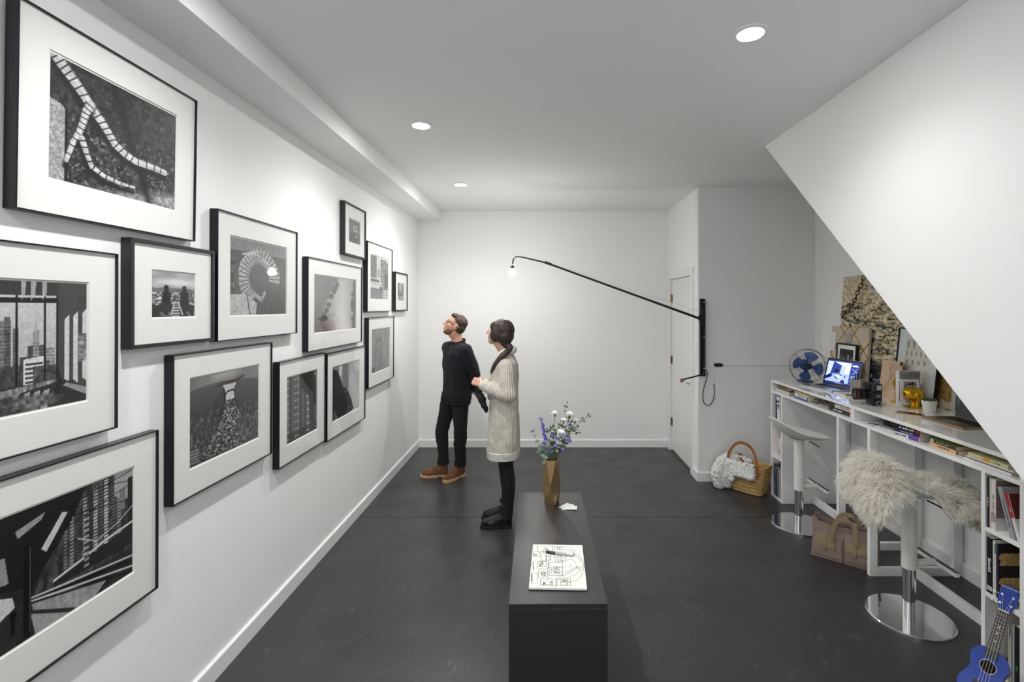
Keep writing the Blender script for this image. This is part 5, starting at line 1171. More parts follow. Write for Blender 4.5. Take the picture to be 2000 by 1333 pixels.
# ---- pencil holder, pads
hb = MB(); a_ = .042; W4 = lambda s_, z: [(-s_, -s_, z), (s_, -s_, z), (s_, s_, z), (-s_, s_, z)]
hb.loft([W4(a_, 0), W4(a_, .108), W4(a_-.007, .108), W4(a_-.007, .01)])
ho = thing('pencil_holder', 'square grey concrete pencil holder in front of the laptop screen', 'holder', M=TR(2.545, 3.945, DT+.0118) @ RZ(28))
obj('holder_body', hb, mat('concrete', srgb(150, 147, 142), .85, vary=.1, vscale=20, bump=.2, bscale=60), ho, bevel=.0015)
for k, (x, y, tx, h_) in enumerate(((.01, .012, 4, .165), (-.015, .005, -7, .15))):
    pe = thing('pen', ['black pen upright in the concrete holder', 'dark blue pen leaning in the concrete holder'][k], 'pen', M=ho.matrix_basis @ TR(x, y, .0115) @ RY(tx))
    obj('pen_barrel', MB().lathe([(.003,0),(.0045,.006),(.0045,h_-.03),(.0030,h_)], 10), [M_black, mat('navy_plastic', srgb(24, 28, 60), .4)][k], pe, smooth=True); obj('pen_clip', MB().box(.0046, -.001, h_-.06, .0062, .001, h_-.02), M_steel, pe)
solid('notepad', 'white notepad lying under the pencil holder', 'notepad', MB().box(-.115, -.105, 0, .115, .105, .011), M_paper, TR(2.475, 3.875, DT) @ RZ(-8), .0015)
cb_ = thing('card_booklet', 'small printed booklet with black numerals on the white notepad', 'booklet', M=TR(2.42, 3.885, DT+.0115) @ RZ(-30))
obj('booklet_cover', MB().box(-.045, -.032, 0, .045, .032, .006), mat('booklet_white', srgb(222, 222, 224), .6), cb_, bevel=.001); text('booklet_print', '1 E 1', .034, M_black, cb_, TR(0, 0, .0062), 'CENTER')
solid('coaster', 'thin round cork coaster on the white notepad', 'coaster', MB().lathe([(.04, 0), (.04, .004)], 28), mat('cork', srgb(150, 104, 60), .8), TR(2.405, 3.812, DT+.0113))
# ---- camera standing on its end: local x = lens axis (to -X), y = up through the top plate (to the viewer), z = width, upright
cam_t = thing('dslr_camera', 'black digital camera standing on its side with a red ringed lens', 'camera', M=TR(2.385, 3.520, DT) @ RZ(-14))
cb2 = MB(); body = smooth_path([(.038,.0,0),(.044,.03,0),(.044,.085,0),(.034,.108,0),(-.030,.108,0),(-.036,.09,0),(-.036,.0,0)], 3)
ol = [(.040,-.055),(.042,-.010),(.034,.045),(.020,.058),(-.018,.060),(-.034,.050),(-.036,-.055)]
cb2.prism([(x, -y) for x, y in ol], 0, .155); M_cam = mat('camera_black', srgb(17, 17, 18), .42, bump=.25, bscale=260)
obj('camera_body', cb2, M_cam, cam_t, bevel=.006, smooth=True, angle=50)
gp = MB(); gp.prism([(-.036,-.045),(-.060,-.035),(-.064,.0),(-.058,.040),(-.036,.048)], .112, .154); obj('hand_grip', gp, mat('camera_rubber', srgb(24, 24, 24), .75), cam_t, bevel=.006, smooth=True, angle=50)
prism_ = MB(); prism_.loft([[(-.048,-.052,.048),(.030,-.052,.042),(.030,-.052,.108),(-.048,-.052,.102)], [(-.040,-.078,.056),(.018,-.082,.052),(.018,-.082,.098),(-.040,-.078,.094)]]); obj('pentaprism', prism_, M_cam, cam_t, bevel=.004)
mkp = MB(); [mkp.box(-.030+.010*q, -.0835, .106, -.024+.010*q, -.0812, .1065) for q in range(1)]
for q in range(3): mkp.box(.020, -.0600, .060+.012*q, .030, -.0585, .068+.012*q)
obj('prism_marks', mkp, mat('white_ink', srgb(236), .5), cam_t)
obj('hot_shoe', MB().box(-.014, -.0845, .066, .010, -.080, .084), M_steel, cam_t, bevel=.001)
obj('top_display', MB().box(-.004, -.0620, .112, .024, -.0590, .146), mat('lcd_grey', srgb(176, 180, 166), .25), cam_t, bevel=.001)
obj('mode_dial', MB().lathe([(.019,0),(.019,.010),(.016,.013)], 24, TR(.006, -.058, .022) @ RX(90)), M_black, cam_t, smooth=True); obj('dial_ring', MB().lathe([(.0135,.0131),(.0135,.0142),(.0155,.0142),(.0155,.0131)], 24, TR(.006, -.058, .022) @ RX(90), cap=False), mat('white_ink', srgb(236), .5), cam_t)
LM = TR(-.036, .0, .072) @ RY(-90)
obj('lens_barrel', MB().lathe([(.036,-.004),(.037,.008),(.034,.012),(.037,.02),(.039,.024),(.039,.04),(.037,.043),(.041,.05),(.0425,.075),(.0425,.092),(.038,.093),(.036,.086)], 36, LM), M_black, cam_t, smooth=True, angle=30)
obj('red_ring', MB().lathe([(.0427,.0760),(.0431,.0765),(.0431,.0785),(.0427,.0790)], 36, LM, cap=False), mat('red_ring', srgb(190, 30, 40), .4), cam_t)
obj('front_element', MB().lathe([(.0358,.0862),(.02,.0885),(.002,.089)], 28, LM), mat('lens_glass', srgb(14, 14, 24), .05), cam_t, smooth=True)
# ---- books between gold bookends
M_ink = mat('black_ink', srgb(16), .6); M_red = mat('red_ink', srgb(196, 40, 44), .6)
def upright(lab, x0, y0, wd, th, ht, cov, spine, yaw=-2):      # cover faces the viewer, spine to the left
    t = thing('book', lab, 'book', M=TR(x0, y0, DT) @ RZ(yaw))
    c = mat('cover_%d_%d_%d' % cov, srgb(*cov), .4)
    obj('cover', MB().box(0, 0, 0, wd, .002, ht).box(0, th-.002, 0, wd, th, ht).box(0, .0021, 0, .002, th-.0021, ht), c, t); obj('page_block', MB().box(.003, .0025, .003, wd-.004, th-.0025, ht-.003), M_pages, t)
    return t
FX = lambda x, z, d=-.0006: TR(x, d, z) @ RX(90)
b1 = upright('grey and white book titled TALKING ARCHITECTURE standing between gold bookends', 2.548, 3.500, .150, .032, .245, (226,226,224), (200,200,200))
obj('cover_band', MB().box(.008, -.0004, .160, .149, -.0001, .243), mat('cover_grey', srgb(158, 154, 150), .5), b1)
text('title', 'TALKING', .017, mat('dark_grey_ink', srgb(70), .6), b1, FX(.143, .226, -.0009), 'RIGHT'); text('title', 'ARCHITECTURE', .017, MATS['dark_grey_ink'], b1, FX(.143, .209, -.0009), 'RIGHT'); text('subtitle', 'INTERVIEWS WITH ARCHITECTS', .0075, MATS['dark_grey_ink'], b1, FX(.143, .194, -.0009), 'RIGHT')
b2 = upright('white book titled DAMN GOOD ADVICE in heavy black letters', 2.543, 3.476, .128, .018, .186, (238,236,234), (240,240,240))
for k, s_ in enumerate(('DAMN', 'GOOD', 'ADVICE')): text('title', s_, .042, M_ink, b2, FX(.066 if k < 2 else .070, .155-.034*k), 'CENTER', bold=.0012, sx=.72, spacing=.9)
text('subtitle', '(for people with talent!)', .012, M_ink, b2, FX(.066, .066), 'CENTER', bold=.0004, sx=.8)
for k in range(2): obj('red_line', MB().box(.028, -.0009, .052-.008*k, .100-.01*k, -.0002, .0555-.008*k), M_red, b2)
text('author', 'George Lois', .011, M_ink, b2, FX(.066, .034), 'CENTER', bold=.0004)
obj('spine_strip', MB().box(-.0006, .004, .03, -.0002, .014, .175), mat('spine_grey', srgb(120, 116, 118), .6), b2); obj('spine_mark', MB().box(-.0009, .005, .045, -.0003, .013, .085), M_red, b2)
def bookend(lab, M4, rear):
    t = thing('gold_bookend', lab, 'bookend', M=M4)
    obj('bookend_base', MB().prism([(-.058,-.040),(.050,-.046),(.058,-.030),(.058,.034),(-.056,.036)] if rear else [(-.045,-.03),(.045,-.03),(.045,.03),(-.045,.03)], 0, .012), M_gold, t, bevel=.002)
    mb = MB()
    if rear:
        mb.ball((-.006, .014, .096), (.058, .046, .048), 20, 14); mb.ball((.016, -.004, .094), (.044, .044, .046), 16, 12); chain(mb, [(.012, -.010, .075), (.014, -.012, .04), (.012, -.012, .011)], [.028, .014, .017]); chain(mb, [(.004, .020, .07), (.006, .024, .04), (.004, .024, .011)], [.026, .013, .014]); chain(mb, [(.050, -.02, .112), (.058, -.024, .100)], [.008, .005])
    else:
        mb.ball((.012, 0, .085), (.036, .032, .042), 18, 12); chain(mb, [(.0, 0, .10), (-.018, 0, .135), (-.026, 0, .150)], [.028, .022, .020]); chain(mb, [(-.026, 0, .150), (-.046, 0, .144)], [.020, .013]); chain(mb, [(-.018, .014, .165), (-.012, .024, .176)], [.008, .004]); chain(mb, [(-.018, -.014, .165), (-.012, -.024, .176)], [.008, .004]); chain(mb, [(.0, .012, .06), (-.006, .012, .011)], [.018, .012]); chain(mb, [(.0, -.012, .06), (-.006, -.012, .011)], [.018, .012])
    me = skin(mb, .005, 5, .5, 'animal'); me.materials.append(M_gold); obj('animal_figure', me, None, t)
bookend('gold animal rump bookend standing in front of the books', TR(2.592, 3.412, DT) @ RZ(0), True)
bookend('gold animal head bookend peeking out behind the books', TR(2.615, 3.590, DT) @ RZ(8), False)
# ---- potted succulent
pt = thing('potted_succulent', 'small green succulent in a white pot on the desk', 'plant', (2.583, 3.268, DT))
obj('pot', MB().lathe([(.030,0),(.033,.003),(.044,.076),(.044,.080),(.040,.080),(.038,.066)], 32), mat('white_ceramic', srgb(236, 235, 230), .3), pt, smooth=True, angle=40); obj('soil', MB().lathe([(.0375,.066),(.002,.068)], 20), mat('soil', srgb(60, 48, 38), .9), pt)
for k in range(26):
    a = k*2.4; r_ = .004+.022*math.sqrt(k/26); b = MB(); dv = Vector((math.cos(a)*(.3+1.0*k/26), math.sin(a)*(.3+1.0*k/26), .9)); p0 = Vector((r_*math.cos(a), r_*math.sin(a), .066)); L_ = .028+.012*rnd.random()+(.02 if k == 20 else 0)
    chain(b, [tuple(p0), tuple(p0+dv.normalized()*L_*.5), tuple(p0+dv.normalized()*L_)], [.0045, .0055, .0012], 6); obj('succulent_leaf', b, mat('succulent_green', srgb(72, 96, 50), .5, vary=.3, vscale=40), pt, smooth='all')
# ---- phone, pouch
ph = thing('phone', 'dark glass phone with a gold rim lying on the desk', 'phone', M=TR(2.405, 3.205, DT) @ RZ(-52))
obj('phone_body', MB().prism(rp(.148, .072, .009), 0, .007), mat('phone_gold', srgb(186, 160, 116), .3, metal=.8), ph, bevel=.0015); obj('phone_glass', MB().prism(rp(.142, .066, .007), .0071, .0076), mat('phone_black', srgb(20), .06), ph)
solid('leather_box', 'brown leather box half hidden by the stair slope', 'box', MB().box(-.05, -.07, 0, .05, .07, .04), mat('brown_leather', srgb(96, 58, 42), .5, vary=.2, vscale=30), TR(2.44, 2.535, DT), .004)
# ================================================================ books on the shelves
def book(lab, M4, L, W, T, cov, spine=None, title=None, tcol=(235, 235, 230), page=(226, 218, 200), group=None, bands=(), rough=.4, tsize=.5, tx=.5, hard=False):
    """local: x = from the spine inwards, y = along the spine, z = thickness; the spine is at x = 0"""
    t = thing('book', lab, 'book', M=M4, group=group); c = mat('cover_%d_%d_%d' % cov, srgb(*cov), rough); ct = .0022 if hard else .0012
    obj('cover', MB().box(0, 0, 0, W, L, ct).box(0, 0, T-ct, W, L, T).box(0, 0, ct+.0001, ct, L, T-ct-.0001), c, t)
    g = .003 if hard else .0005
    obj('page_block', MB().box(ct+.0005, g, ct+.0001, W-g, L-g, T-ct-.0001), mat('pages_%d_%d_%d' % page, srgb(*page), .85, bump=.3, bscale=60, stretch=(1, 1, 20)), t)
    if spine: obj('spine_label', MB().box(-.0005, .0005, .0006, -.0001, L-.0005, T-.0006), mat('cover_%d_%d_%d' % spine, srgb(*spine), rough), t)
    for k, (a, b, cc) in enumerate(bands): obj('spine_band', MB().box(-.0009, L*a, .0008, -.0005, L*b, T-.0008), mat('cover_%d_%d_%d' % cc, srgb(*cc), rough), t)
    if title and title[0] == '*':      # lettering too small to read in the photograph: word-shaped marks, digits = letters per word
        h = T*tsize*.75; rgm = random.Random(title+lab); mk = MB(); cur = 0.; n_let = [int(c) for c in title[1:].split()]; tot = sum(n_let)*h*.62+(len(n_let)-1)*h*.6
        for nw in n_let:
            for _ in range(nw):
                wl_ = h*rgm.uniform(.32, .5); y1 = L*tx+tot/2-cur; hh = h*rgm.choice((.72, 1., 1., .85)); mk.box(-.0012, y1-wl_, T*.5-h*.5, -.0010, y1, T*.5-h*.5+hh); cur += h*.62
            cur += h*.6
        obj('spine_lettering', mk, mat('cover_%d_%d_%d' % tcol, srgb(*tcol), rough), t)
    elif title:      # reads along the spine from the far end to the near end when the book lies flat
        text('spine_title', title, T*tsize*1.5, mat('cover_%d_%d_%d' % tcol, srgb(*tcol), rough), t, Matrix(((0,0,-1,-.0011),(-1,0,0,L*tx),(0,1,0,T*.5),(0,0,0,1))), 'CENTER', depth=.0002)
    return t
SZ = 1.0125
# lying flat on the shelf under the worktop: M puts the spine at the front (facing -X), length along +Y
def flat(lab, y0, L, z, T, W=.16, x=2.232, yaw=0., **k): return book(lab, TR(x, y0, z) @ RZ(yaw), L, W, T, **k)
flat('thick white book with black boards, lowest at the far end of the under shelf', 4.425, .262, SZ, .030, .20, cov=(40,38,38), spine=(206,206,204), page=(206,206,204), hard=True)
flat('orange brown book on top of the white one at the far end', 4.475, .195, SZ+.0305, .028, .15, x=2.243, cov=(70,66,62), spine=(156,110,58), title='*6 5', tcol=(70,48,30))
flat('thin blue book at the bottom of the middle stack', 4.118, .218, SZ, .014, .15, cov=(52,74,124), spine=(60,84,140))
flat('white paperback with small print in the middle stack', 4.112, .222, SZ+.0143, .026, .15, cov=(226,226,224), title='*7 4 5', tcol=(90,100,140), bands=((.03,.10,(60,60,80)),))
flat('tan paperback on top of the middle stack', 4.112, .222, SZ+.0406, .022, .15, cov=(206,176,134))
flat('black book with red end band at the right of the far shelf', 3.530, .300, SZ, .030, .17, x=2.247, yaw=1.5, cov=(38,34,34), title='*5 3 5', tx=.62, bands=((.01,.17,(186,44,44)),))
flat('cream book lying on the black and red one', 3.518, .245, SZ+.0305, .028, .15, x=2.252, yaw=1.5, cov=(226,222,208), title='*5 5 6', tcol=(180,176,164))
flat('white and purple book at the bottom of the near stack', 2.905, .168, SZ, .026, .15, x=2.238, yaw=10, cov=(228,226,230), bands=((.02,.42,(112,74,168)),), title='*7 5', tcol=(60,60,60), tx=.75)
flat('navy book in the middle of the near stack', 2.905, .168, SZ+.0263, .020, .15, x=2.238, yaw=10, cov=(38,40,84), title='*6 4 6', tcol=(170,170,200))
flat('black book with white lettering on top of the near stack', 2.900, .172, SZ+.0466, .024, .15, x=2.238, yaw=10, cov=(30,26,30), title='*2 6 5', bands=((.02,.13,(176,34,48)),), tsize=.6)
flat('orange spined book lying under the green one', 2.640, .215, SZ, .020, .14, x=2.250, yaw=-2, cov=(226,178,122), title='*5 2 3 5', tcol=(60,40,24), bands=((.02,.10,(90,66,44)),))
flat('black book with lime green cover edge', 2.668, .185, SZ+.0203, .020, .14, x=2.254, yaw=-2, cov=(138,166,44), spine=(52,48,54), title='*6 5 6', bands=((.86,.98,(200,210,170)),), tcol=(190,190,180))
flat('white magazine at the bottom of the nearest stack', 2.330, .262, SZ, .010, .17, x=2.232, cov=(236,236,234))
flat('thin white magazine with a dark edge in the nearest stack', 2.318, .262, SZ+.0102, .006, .17, x=2.234, cov=(220,214,214), spine=(96,72,74))
flat('another thin white magazine in the nearest stack', 2.322, .262, SZ+.0164, .006, .17, x=2.236, cov=(228,222,220))
flat('pale yellow book with an orange label on the nearest stack', 2.352, .222, SZ+.0226, .020, .15, x=2.238, cov=(212,208,160), bands=((.42,.60,(226,166,44)),), title='*2 5', tx=.25, tcol=(90,90,70))
gl = thing('eyeglasses', 'folded tortoiseshell eyeglasses on the under shelf', 'glasses', M=TR(2.285, 4.02, SZ) @ RZ(-62))
M_tort = mat('tortoiseshell', srgb(58, 34, 28), .25)
for sx in (-1, 1):
    obj('rim', MB().tube([(sx*.034+.024*math.cos(a), 0, .022+.019*math.sin(a)) for a in np.linspace(0, 2*math.pi, 24, endpoint=False)], .0028, 6, closed=True), M_tort, gl, smooth=True); obj('temple', MB().tube([(sx*.058, .002, .030), (sx*.058, .03, .030), (sx*.052, .10, .028), (sx*.050, .135, .012)], .0024, 6), M_tort, gl, smooth=True)
    obj('lens', MB().lathe([(.0225,-.0006),(.0225,.0006)], 24, TR(sx*.034, 0, .022) @ RX(90)), glass_mat(), gl)
obj('nose_bridge', MB().tube([(-.011, 0, .026), (0, -.002, .031), (.011, 0, .026)], .0028, 6), M_tort, gl, smooth=True)
for k in range(3):
    s_ = thing('photo_strip', ['black and white photo strip farthest along the near under shelf', 'black and white photo strip between the other two strips', 'black and white photo strip next to the black box'][k], 'photo strip', M=TR(2.245+.03*k, 3.372-.045*k, SZ) @ RZ(-50), group='photo strips on the under shelf')
    obj('strip', MB().box(0, 0, 0, .09, .028, .004), M_black, s_); [obj('strip_image', MB().box(.006+.028*q, .004, .0041, .028+.028*q, .024, .0045), M_paper, s_) for q in range(3)]
bx = thing('card_box', 'flat black box with a thumb notch on the under shelf', 'box', M=TR(2.290, 3.175, SZ+.0095) @ RZ(0))
obj('box_body', MB().box(0, 0, 0, .075, .115, .034), M_blacksoft, bx, bevel=.002); obj('thumb_notch', MB().lathe([(.013, 0), (.013, .0012)], 20, TR(-.0014, .062, .026) @ RY(90), ), mat('notch', srgb(4), .9), bx); obj('box_lid', MB().box(.001, .001, .0342, .074, .114, .0362), mat('box_brown', srgb(64, 46, 42), .6), bx)
solid('tablet', 'thin white tablet lying under the black box', 'tablet', MB().prism([(p[0], p[1]) for p in rp(.13, .20, .01)], 0, .009), mat('tablet_white', srgb(212), .35), TR(2.305, 3.19, SZ) @ RZ(4), .001)
# ---- standing in the near bookcase (spines face -X); y = thickness direction
def stand(lab, y0, T, ht, z, W=.18, x=2.212, lean=0., **k):
    # local y (spine length) -> +Z ; local z (thickness) -> -Y, so z = T is the cover that faces the viewer
    return book(lab, TR(x, y0, z) @ RX(lean) @ TR(0, T, 0) @ Matrix(((1,0,0,0),(0,0,-1,0),(0,1,0,0),(0,0,0,1))), ht, W, T, **k)
Z1, Z2, Z3 = .7225, .4005, .0225
stand('thin dark blue book at the far side of the top compartment', 2.4225, .012, .252, Z1, cov=(28,28,48), title='*3 6 5', tsize=.5)
stand('thin cream book next to the dark blue one', 2.4125, .008, .250, Z1, cov=(206,200,178))
bk = stand('tall white and mauve book with a big letter A on its cover', 2.3880, .023, .248, Z1, W=.21, cov=(226,222,220), bands=((.16,.34,(176,160,156)),), title='*6 7 4', tcol=(120,110,110))
obj('cover_block', MB().box(.003, .062, .0231, .205, .246, .0236), mat('mauve_print', srgb(140, 122, 118), .5), bk); text('cover_letter', 'A', .09, M_paper, bk, TR(.06, .14, .0238), 'CENTER', depth=.0002)
stand('grey book titled HUMANS OF NEW YORK leaning in the top compartment', 2.286, .024, .238, Z1+.0005, lean=-17, x=2.211, cov=(168,166,168), title='HUMANS OF NEW YORK', tcol=(40,40,44), tsize=.32)
bk = stand('red and white book leaning on the grey one', 2.2630, .016, .215, Z1+.0045, lean=-17.5, x=2.213, W=.16, cov=(222,220,216), title='*8', tx=.66, bands=((.48,1.,(186,42,40)),), tsize=.4)
obj('cover_block', MB().box(.003, .10, .0161, .158, .213, .0166), mat('dark_red_print', srgb(96, 34, 28), .5), bk)
stand('black book with white script on its spine in the middle compartment', 2.4050, .030, .275, Z2, cov=(20,20,26), title='*8', tsize=.62, bands=((.05,.13,(200,200,206)),))
stand('thin white book beside the black one', 2.3950, .008, .270, Z2, cov=(226,226,226))
stand('thin cream book with green tip in the middle compartment', 2.3860, .008, .262, Z2, cov=(220,218,200), bands=((.8,.98,(60,110,80)),))
bk = stand('dark book with braided rope pictured on its cover', 2.3740, .011, .268, Z2, W=.22, cov=(44,38,74))
obj('cover_print', MB().box(.003, .003, .0111, .217, .265, .0116), mat('dark_print', srgb(26, 20, 18), .5), bk)
M_rope = mat('rope', srgb(176, 146, 88), .8, vary=.3, vscale=60)
for zc in (.19, .07):      # printed braid in low relief
    br = MB()
    for s_ in range(3): br.tube([(.01+.195*q/40, zc+.022*math.sin(q*.6+s_*2.09), -.0035-.0025*math.cos(q*1.2+s_*4.19)) for q in range(41)], .011, 8)
    v_ = np.concatenate(br.v); v_[:, 2] = .0117-(v_[:, 2]+.0035)*.12+.0012; br.v = [v_]; obj('rope_print', br, M_rope, bk, smooth=True)
stand('thin beige magazine in the bottom compartment', 2.3190, .006, .285, Z3, cov=(196,186,170))
stand('thin teal tipped white magazine in the bottom compartment', 2.3110, .006, .272, Z3, cov=(214,214,208), bands=((.88,1.,(40,110,120)),))
stand('grey magazine in the bottom compartment', 2.3030, .006, .268, Z3, cov=(150,152,156))
stand('white magazine beside the black one in the bottom compartment', 2.2940, .007, .300, Z3, cov=(206,204,206))
stand('black magazine with green lettering at the near side', 2.2690, .022, .302, Z3, cov=(20,20,22), title='*5', tcol=(60,190,90), tx=.35, tsize=.5)
wb = MB().lathe([(.018,0),(.030,.002),(.055,.03),(.064,.06),(.061,.06),(.052,.032),(.028,.008),(.002,.006)], 32, sy=.62)
tag(obj('wooden_bowl', wb, mat('olive_wood', srgb(146, 102, 62), .5, vary=.35, vscale=14, stretch=(3, 1, 1)), None, smooth=True, M=TR(2.31, 2.381, Z3)), 'turned wooden bowl in the bottom compartment of the near shelves', 'bowl')
# ---- far bookcase
stand('white ring binder leaning in the top compartment of the far shelves', 4.560, .050, .250, Z1, lean=-4, cov=(232,232,230), W=.2, bands=((.78,.86,(24,24,24)),(.66,.70,(24,24,24)),(.60,.64,(24,24,24)),(.54,.57,(24,24,24))))
stand('thin black book in the top compartment of the far shelves', 4.632, .010, .215, Z1, cov=(30,28,34))
stand('thin pale blue book in the top compartment of the far shelves', 4.644, .010, .245, Z1, cov=(150,160,200))
vs2 = MB().lathe([(.030,0),(.045,.004),(.066,.05),(.070,.10),(.058,.16),(.030,.20),(.022,.235),(.026,.25),(.020,.25)], 32)
tag(obj('round_vase', vs2, mat('blush_ceramic', srgb(222, 206, 194), .4), None, smooth=True, M=TR(2.295, 4.615, Z2)), 'pale blush round vase in the middle of the far shelves', 'vase')
for k, (y, T, h_, c) in enumerate(((4.665,.016,.300,(86,90,96)),(4.640,.018,.262,(84,110,158)),(4.622,.010,.255,(60,60,70)),(4.585,.030,.245,(132,126,126)),(4.552,.024,.268,(176,174,172)))):
    stand(['dark grey file standing farthest in the bottom of the far shelves', 'blue file in the bottom of the far shelves', 'thin charcoal file in the bottom of the far shelves', 'taupe file in the bottom of the far shelves', 'pale grey file nearest in the bottom of the far shelves'][k], y, T, h_, Z3, W=.24, cov=c)
# ================================================================ the two visitors
M_skin = mat('skin', srgb(214, 164, 140), .5, subsurf=.12, vary=.06, vscale=20)
M_eye = mat('eye_white', srgb(235, 232, 228), .2); M_iris = mat('iris', srgb(60, 44, 34), .2)
def knit(name, c, rib=90., bump=.5, vary=.12):
    if name in MATS: return MATS[name]
    m = mat(name, c, .95, sheen=.03, vary=vary, vscale=14); nt = m.node_tree; b = nt.nodes['Principled BSDF']
    tc = nt.nodes.new('ShaderNodeTexCoord'); sep = nt.nodes.new('ShaderNodeSeparateXYZ'); nt.links.new(tc.outputs['Object'], sep.inputs[0])
    at = nt.nodes.new('ShaderNodeMath'); at.operation = 'ARCTAN2'; nt.links.new(sep.outputs[1], at.inputs[0]); nt.links.new(sep.outputs[0], at.inputs[1])
    mu = nt.nodes.new('ShaderNodeMath'); mu.operation = 'MULTIPLY'; nt.links.new(at.outputs[0], mu.inputs[0]); mu.inputs[1].default_value = rib
    si = nt.nodes.new('ShaderNodeMath'); si.operation = 'SINE'; nt.links.new(mu.outputs[0], si.inputs[0])
    no = nt.nodes.new('ShaderNodeTexNoise'); no.inputs['Scale'].default_value = 120; nt.links.new(tc.outputs['Object'], no.inputs[0])
    ad = nt.nodes.new('ShaderNodeMath'); ad.operation = 'MULTIPLY_ADD'; nt.links.new(no.outputs[0], ad.inputs[0]); ad.inputs[1].default_value = 2.5; nt.links.new(si.outputs[0], ad.inputs[2])
    bp = nt.nodes.new('ShaderNodeBump'); bp.inputs['Strength'].default_value = bump; bp.inputs['Distance'].default_value = .004
    nt.links.new(ad.outputs[0], bp.inputs['Height']); nt.links.new(bp.outputs[0], b.inputs['Normal'])
    return m
def ering(cx, cy, z, rx, ry, n=28, e=2.3):
    out = []
    for k in range(n):
        a = 2*math.pi*k/n; c, s_ = math.cos(a), math.sin(a); out.append((cx+rx*math.copysign(abs(c)**(2/e), c), cy+ry*math.copysign(abs(s_)**(2/e), s_), z))
    return out
def xf(pts, M4): return [tuple(M4 @ Vector(p)) for p in pts]
def head_parts(mb, H, fem=False):
    s_ = .95 if fem else 1.
    B = lambda c, r, n=20, m=14: mb.ball((0,0,0), 1., n, m, H @ TR(*(np.array(c)*s_)) @ Matrix.Diagonal((r[0]*s_, r[1]*s_, r[2]*s_, 1)))
    B((-.012,0,.035), (.095,.076,.085)); B((.030,0,-.022), (.062,.060,.085)); B((.052,0,-.088), (.034,.036 if not fem else .030,.028)); B((.020,0,-.060), (.055,.054,.045))
    for y in (-1, 1):
        B((.054,y*.036,-.022), (.028,.026,.030)); B((-.006,y*.078,-.008), (.020,.009,.031)); B((.070,y*.030,.030), (.018,.026,.009))
    ch = lambda pts, rad: chain(mb, xf([tuple(np.array(p)*s_) for p in pts], H), [r*s_ for r in rad], 10)
    ch([(.086,0,.022),(.103,0,-.008),(.112,0,-.022)], [.009,.010,.013]); ch([(.100,-.011,-.027),(.100,.011,-.027)], [.009,.009])
    ch([(.084,-.018,-.056),(.091,0,-.054),(.084,.018,-.056)], [.006,.008,.006]); ch([(.082,-.015,-.067),(.089,0,-.068),(.082,.015,-.067)], [.006,.009,.006])
def eyes(t, H, s_=1.):
    for y in (-1, 1):
        e = MB().ball((0,0,0), .0115*s_, 14, 10, H @ TR(.074*s_, y*.031*s_, .010*s_)); obj('eye', e, M_eye, t, smooth='all')
        obj('iris', MB().ball((0,0,0), .0058*s_, 10, 8, H @ TR(.0815*s_, y*.031*s_, .012*s_)), M_iris, t, smooth='all')
        b = MB(); chain(b, xf([(.083*s_, y*.014*s_, .030*s_), (.084*s_, y*.032*s_, .036*s_), (.074*s_, y*.050*s_, .032*s_)], H), [.004, .0045, .003], 8); obj('eyebrow', b, mat('brow_hair', srgb(62, 46, 36), .8), t, smooth='all')
def hand_parts(mb, wrist, dirx, palm_n, side, curl=.5, s_=1.):
    """palm and five fingers; dirx along the fingers, palm_n out of the palm, side +1: thumb on the dirx x palm_n side"""
    x = Vector(dirx).normalized(); n_ = Vector(palm_n); n_ = (n_-x*n_.dot(x)).normalized(); y = x.cross(n_)*side; w = Vector(wrist)
    P = lambda a, b, c: tuple(w+x*(a*s_)+y*(b*s_)+n_*(c*s_))
    for b in (-.026, -.009, .009, .026): capsule(mb, P(.005, b*.7, 0), .014*s_, P(.078, b, 0), .0125*s_, 8)
    for b, L in ((.029,.070),(.010,.080),(-.010,.074),(-.028,.058)):
        a1, a2, a3 = curl*.9, curl*2.0, curl*2.9; p0 = (.080, 0.); pts = [(P(.080, b, .0))]; q = [.080, 0.]
        for f_, a in ((.45, a1), (.32, a2), (.23, a3)): q = [q[0]+L*f_*math.cos(a), q[1]+L*f_*math.sin(a)]; pts.append(P(q[0], b, q[1]))
        chain(mb, pts, [.0095*s_, .0088*s_, .0082*s_, .0070*s_], 8)
    chain(mb, [P(.018, .024, .006), P(.045, .046, .016), P(.070, .052, .028), P(.088, .046, .038)], [.014*s_, .011*s_, .0095*s_, .008*s_], 8)
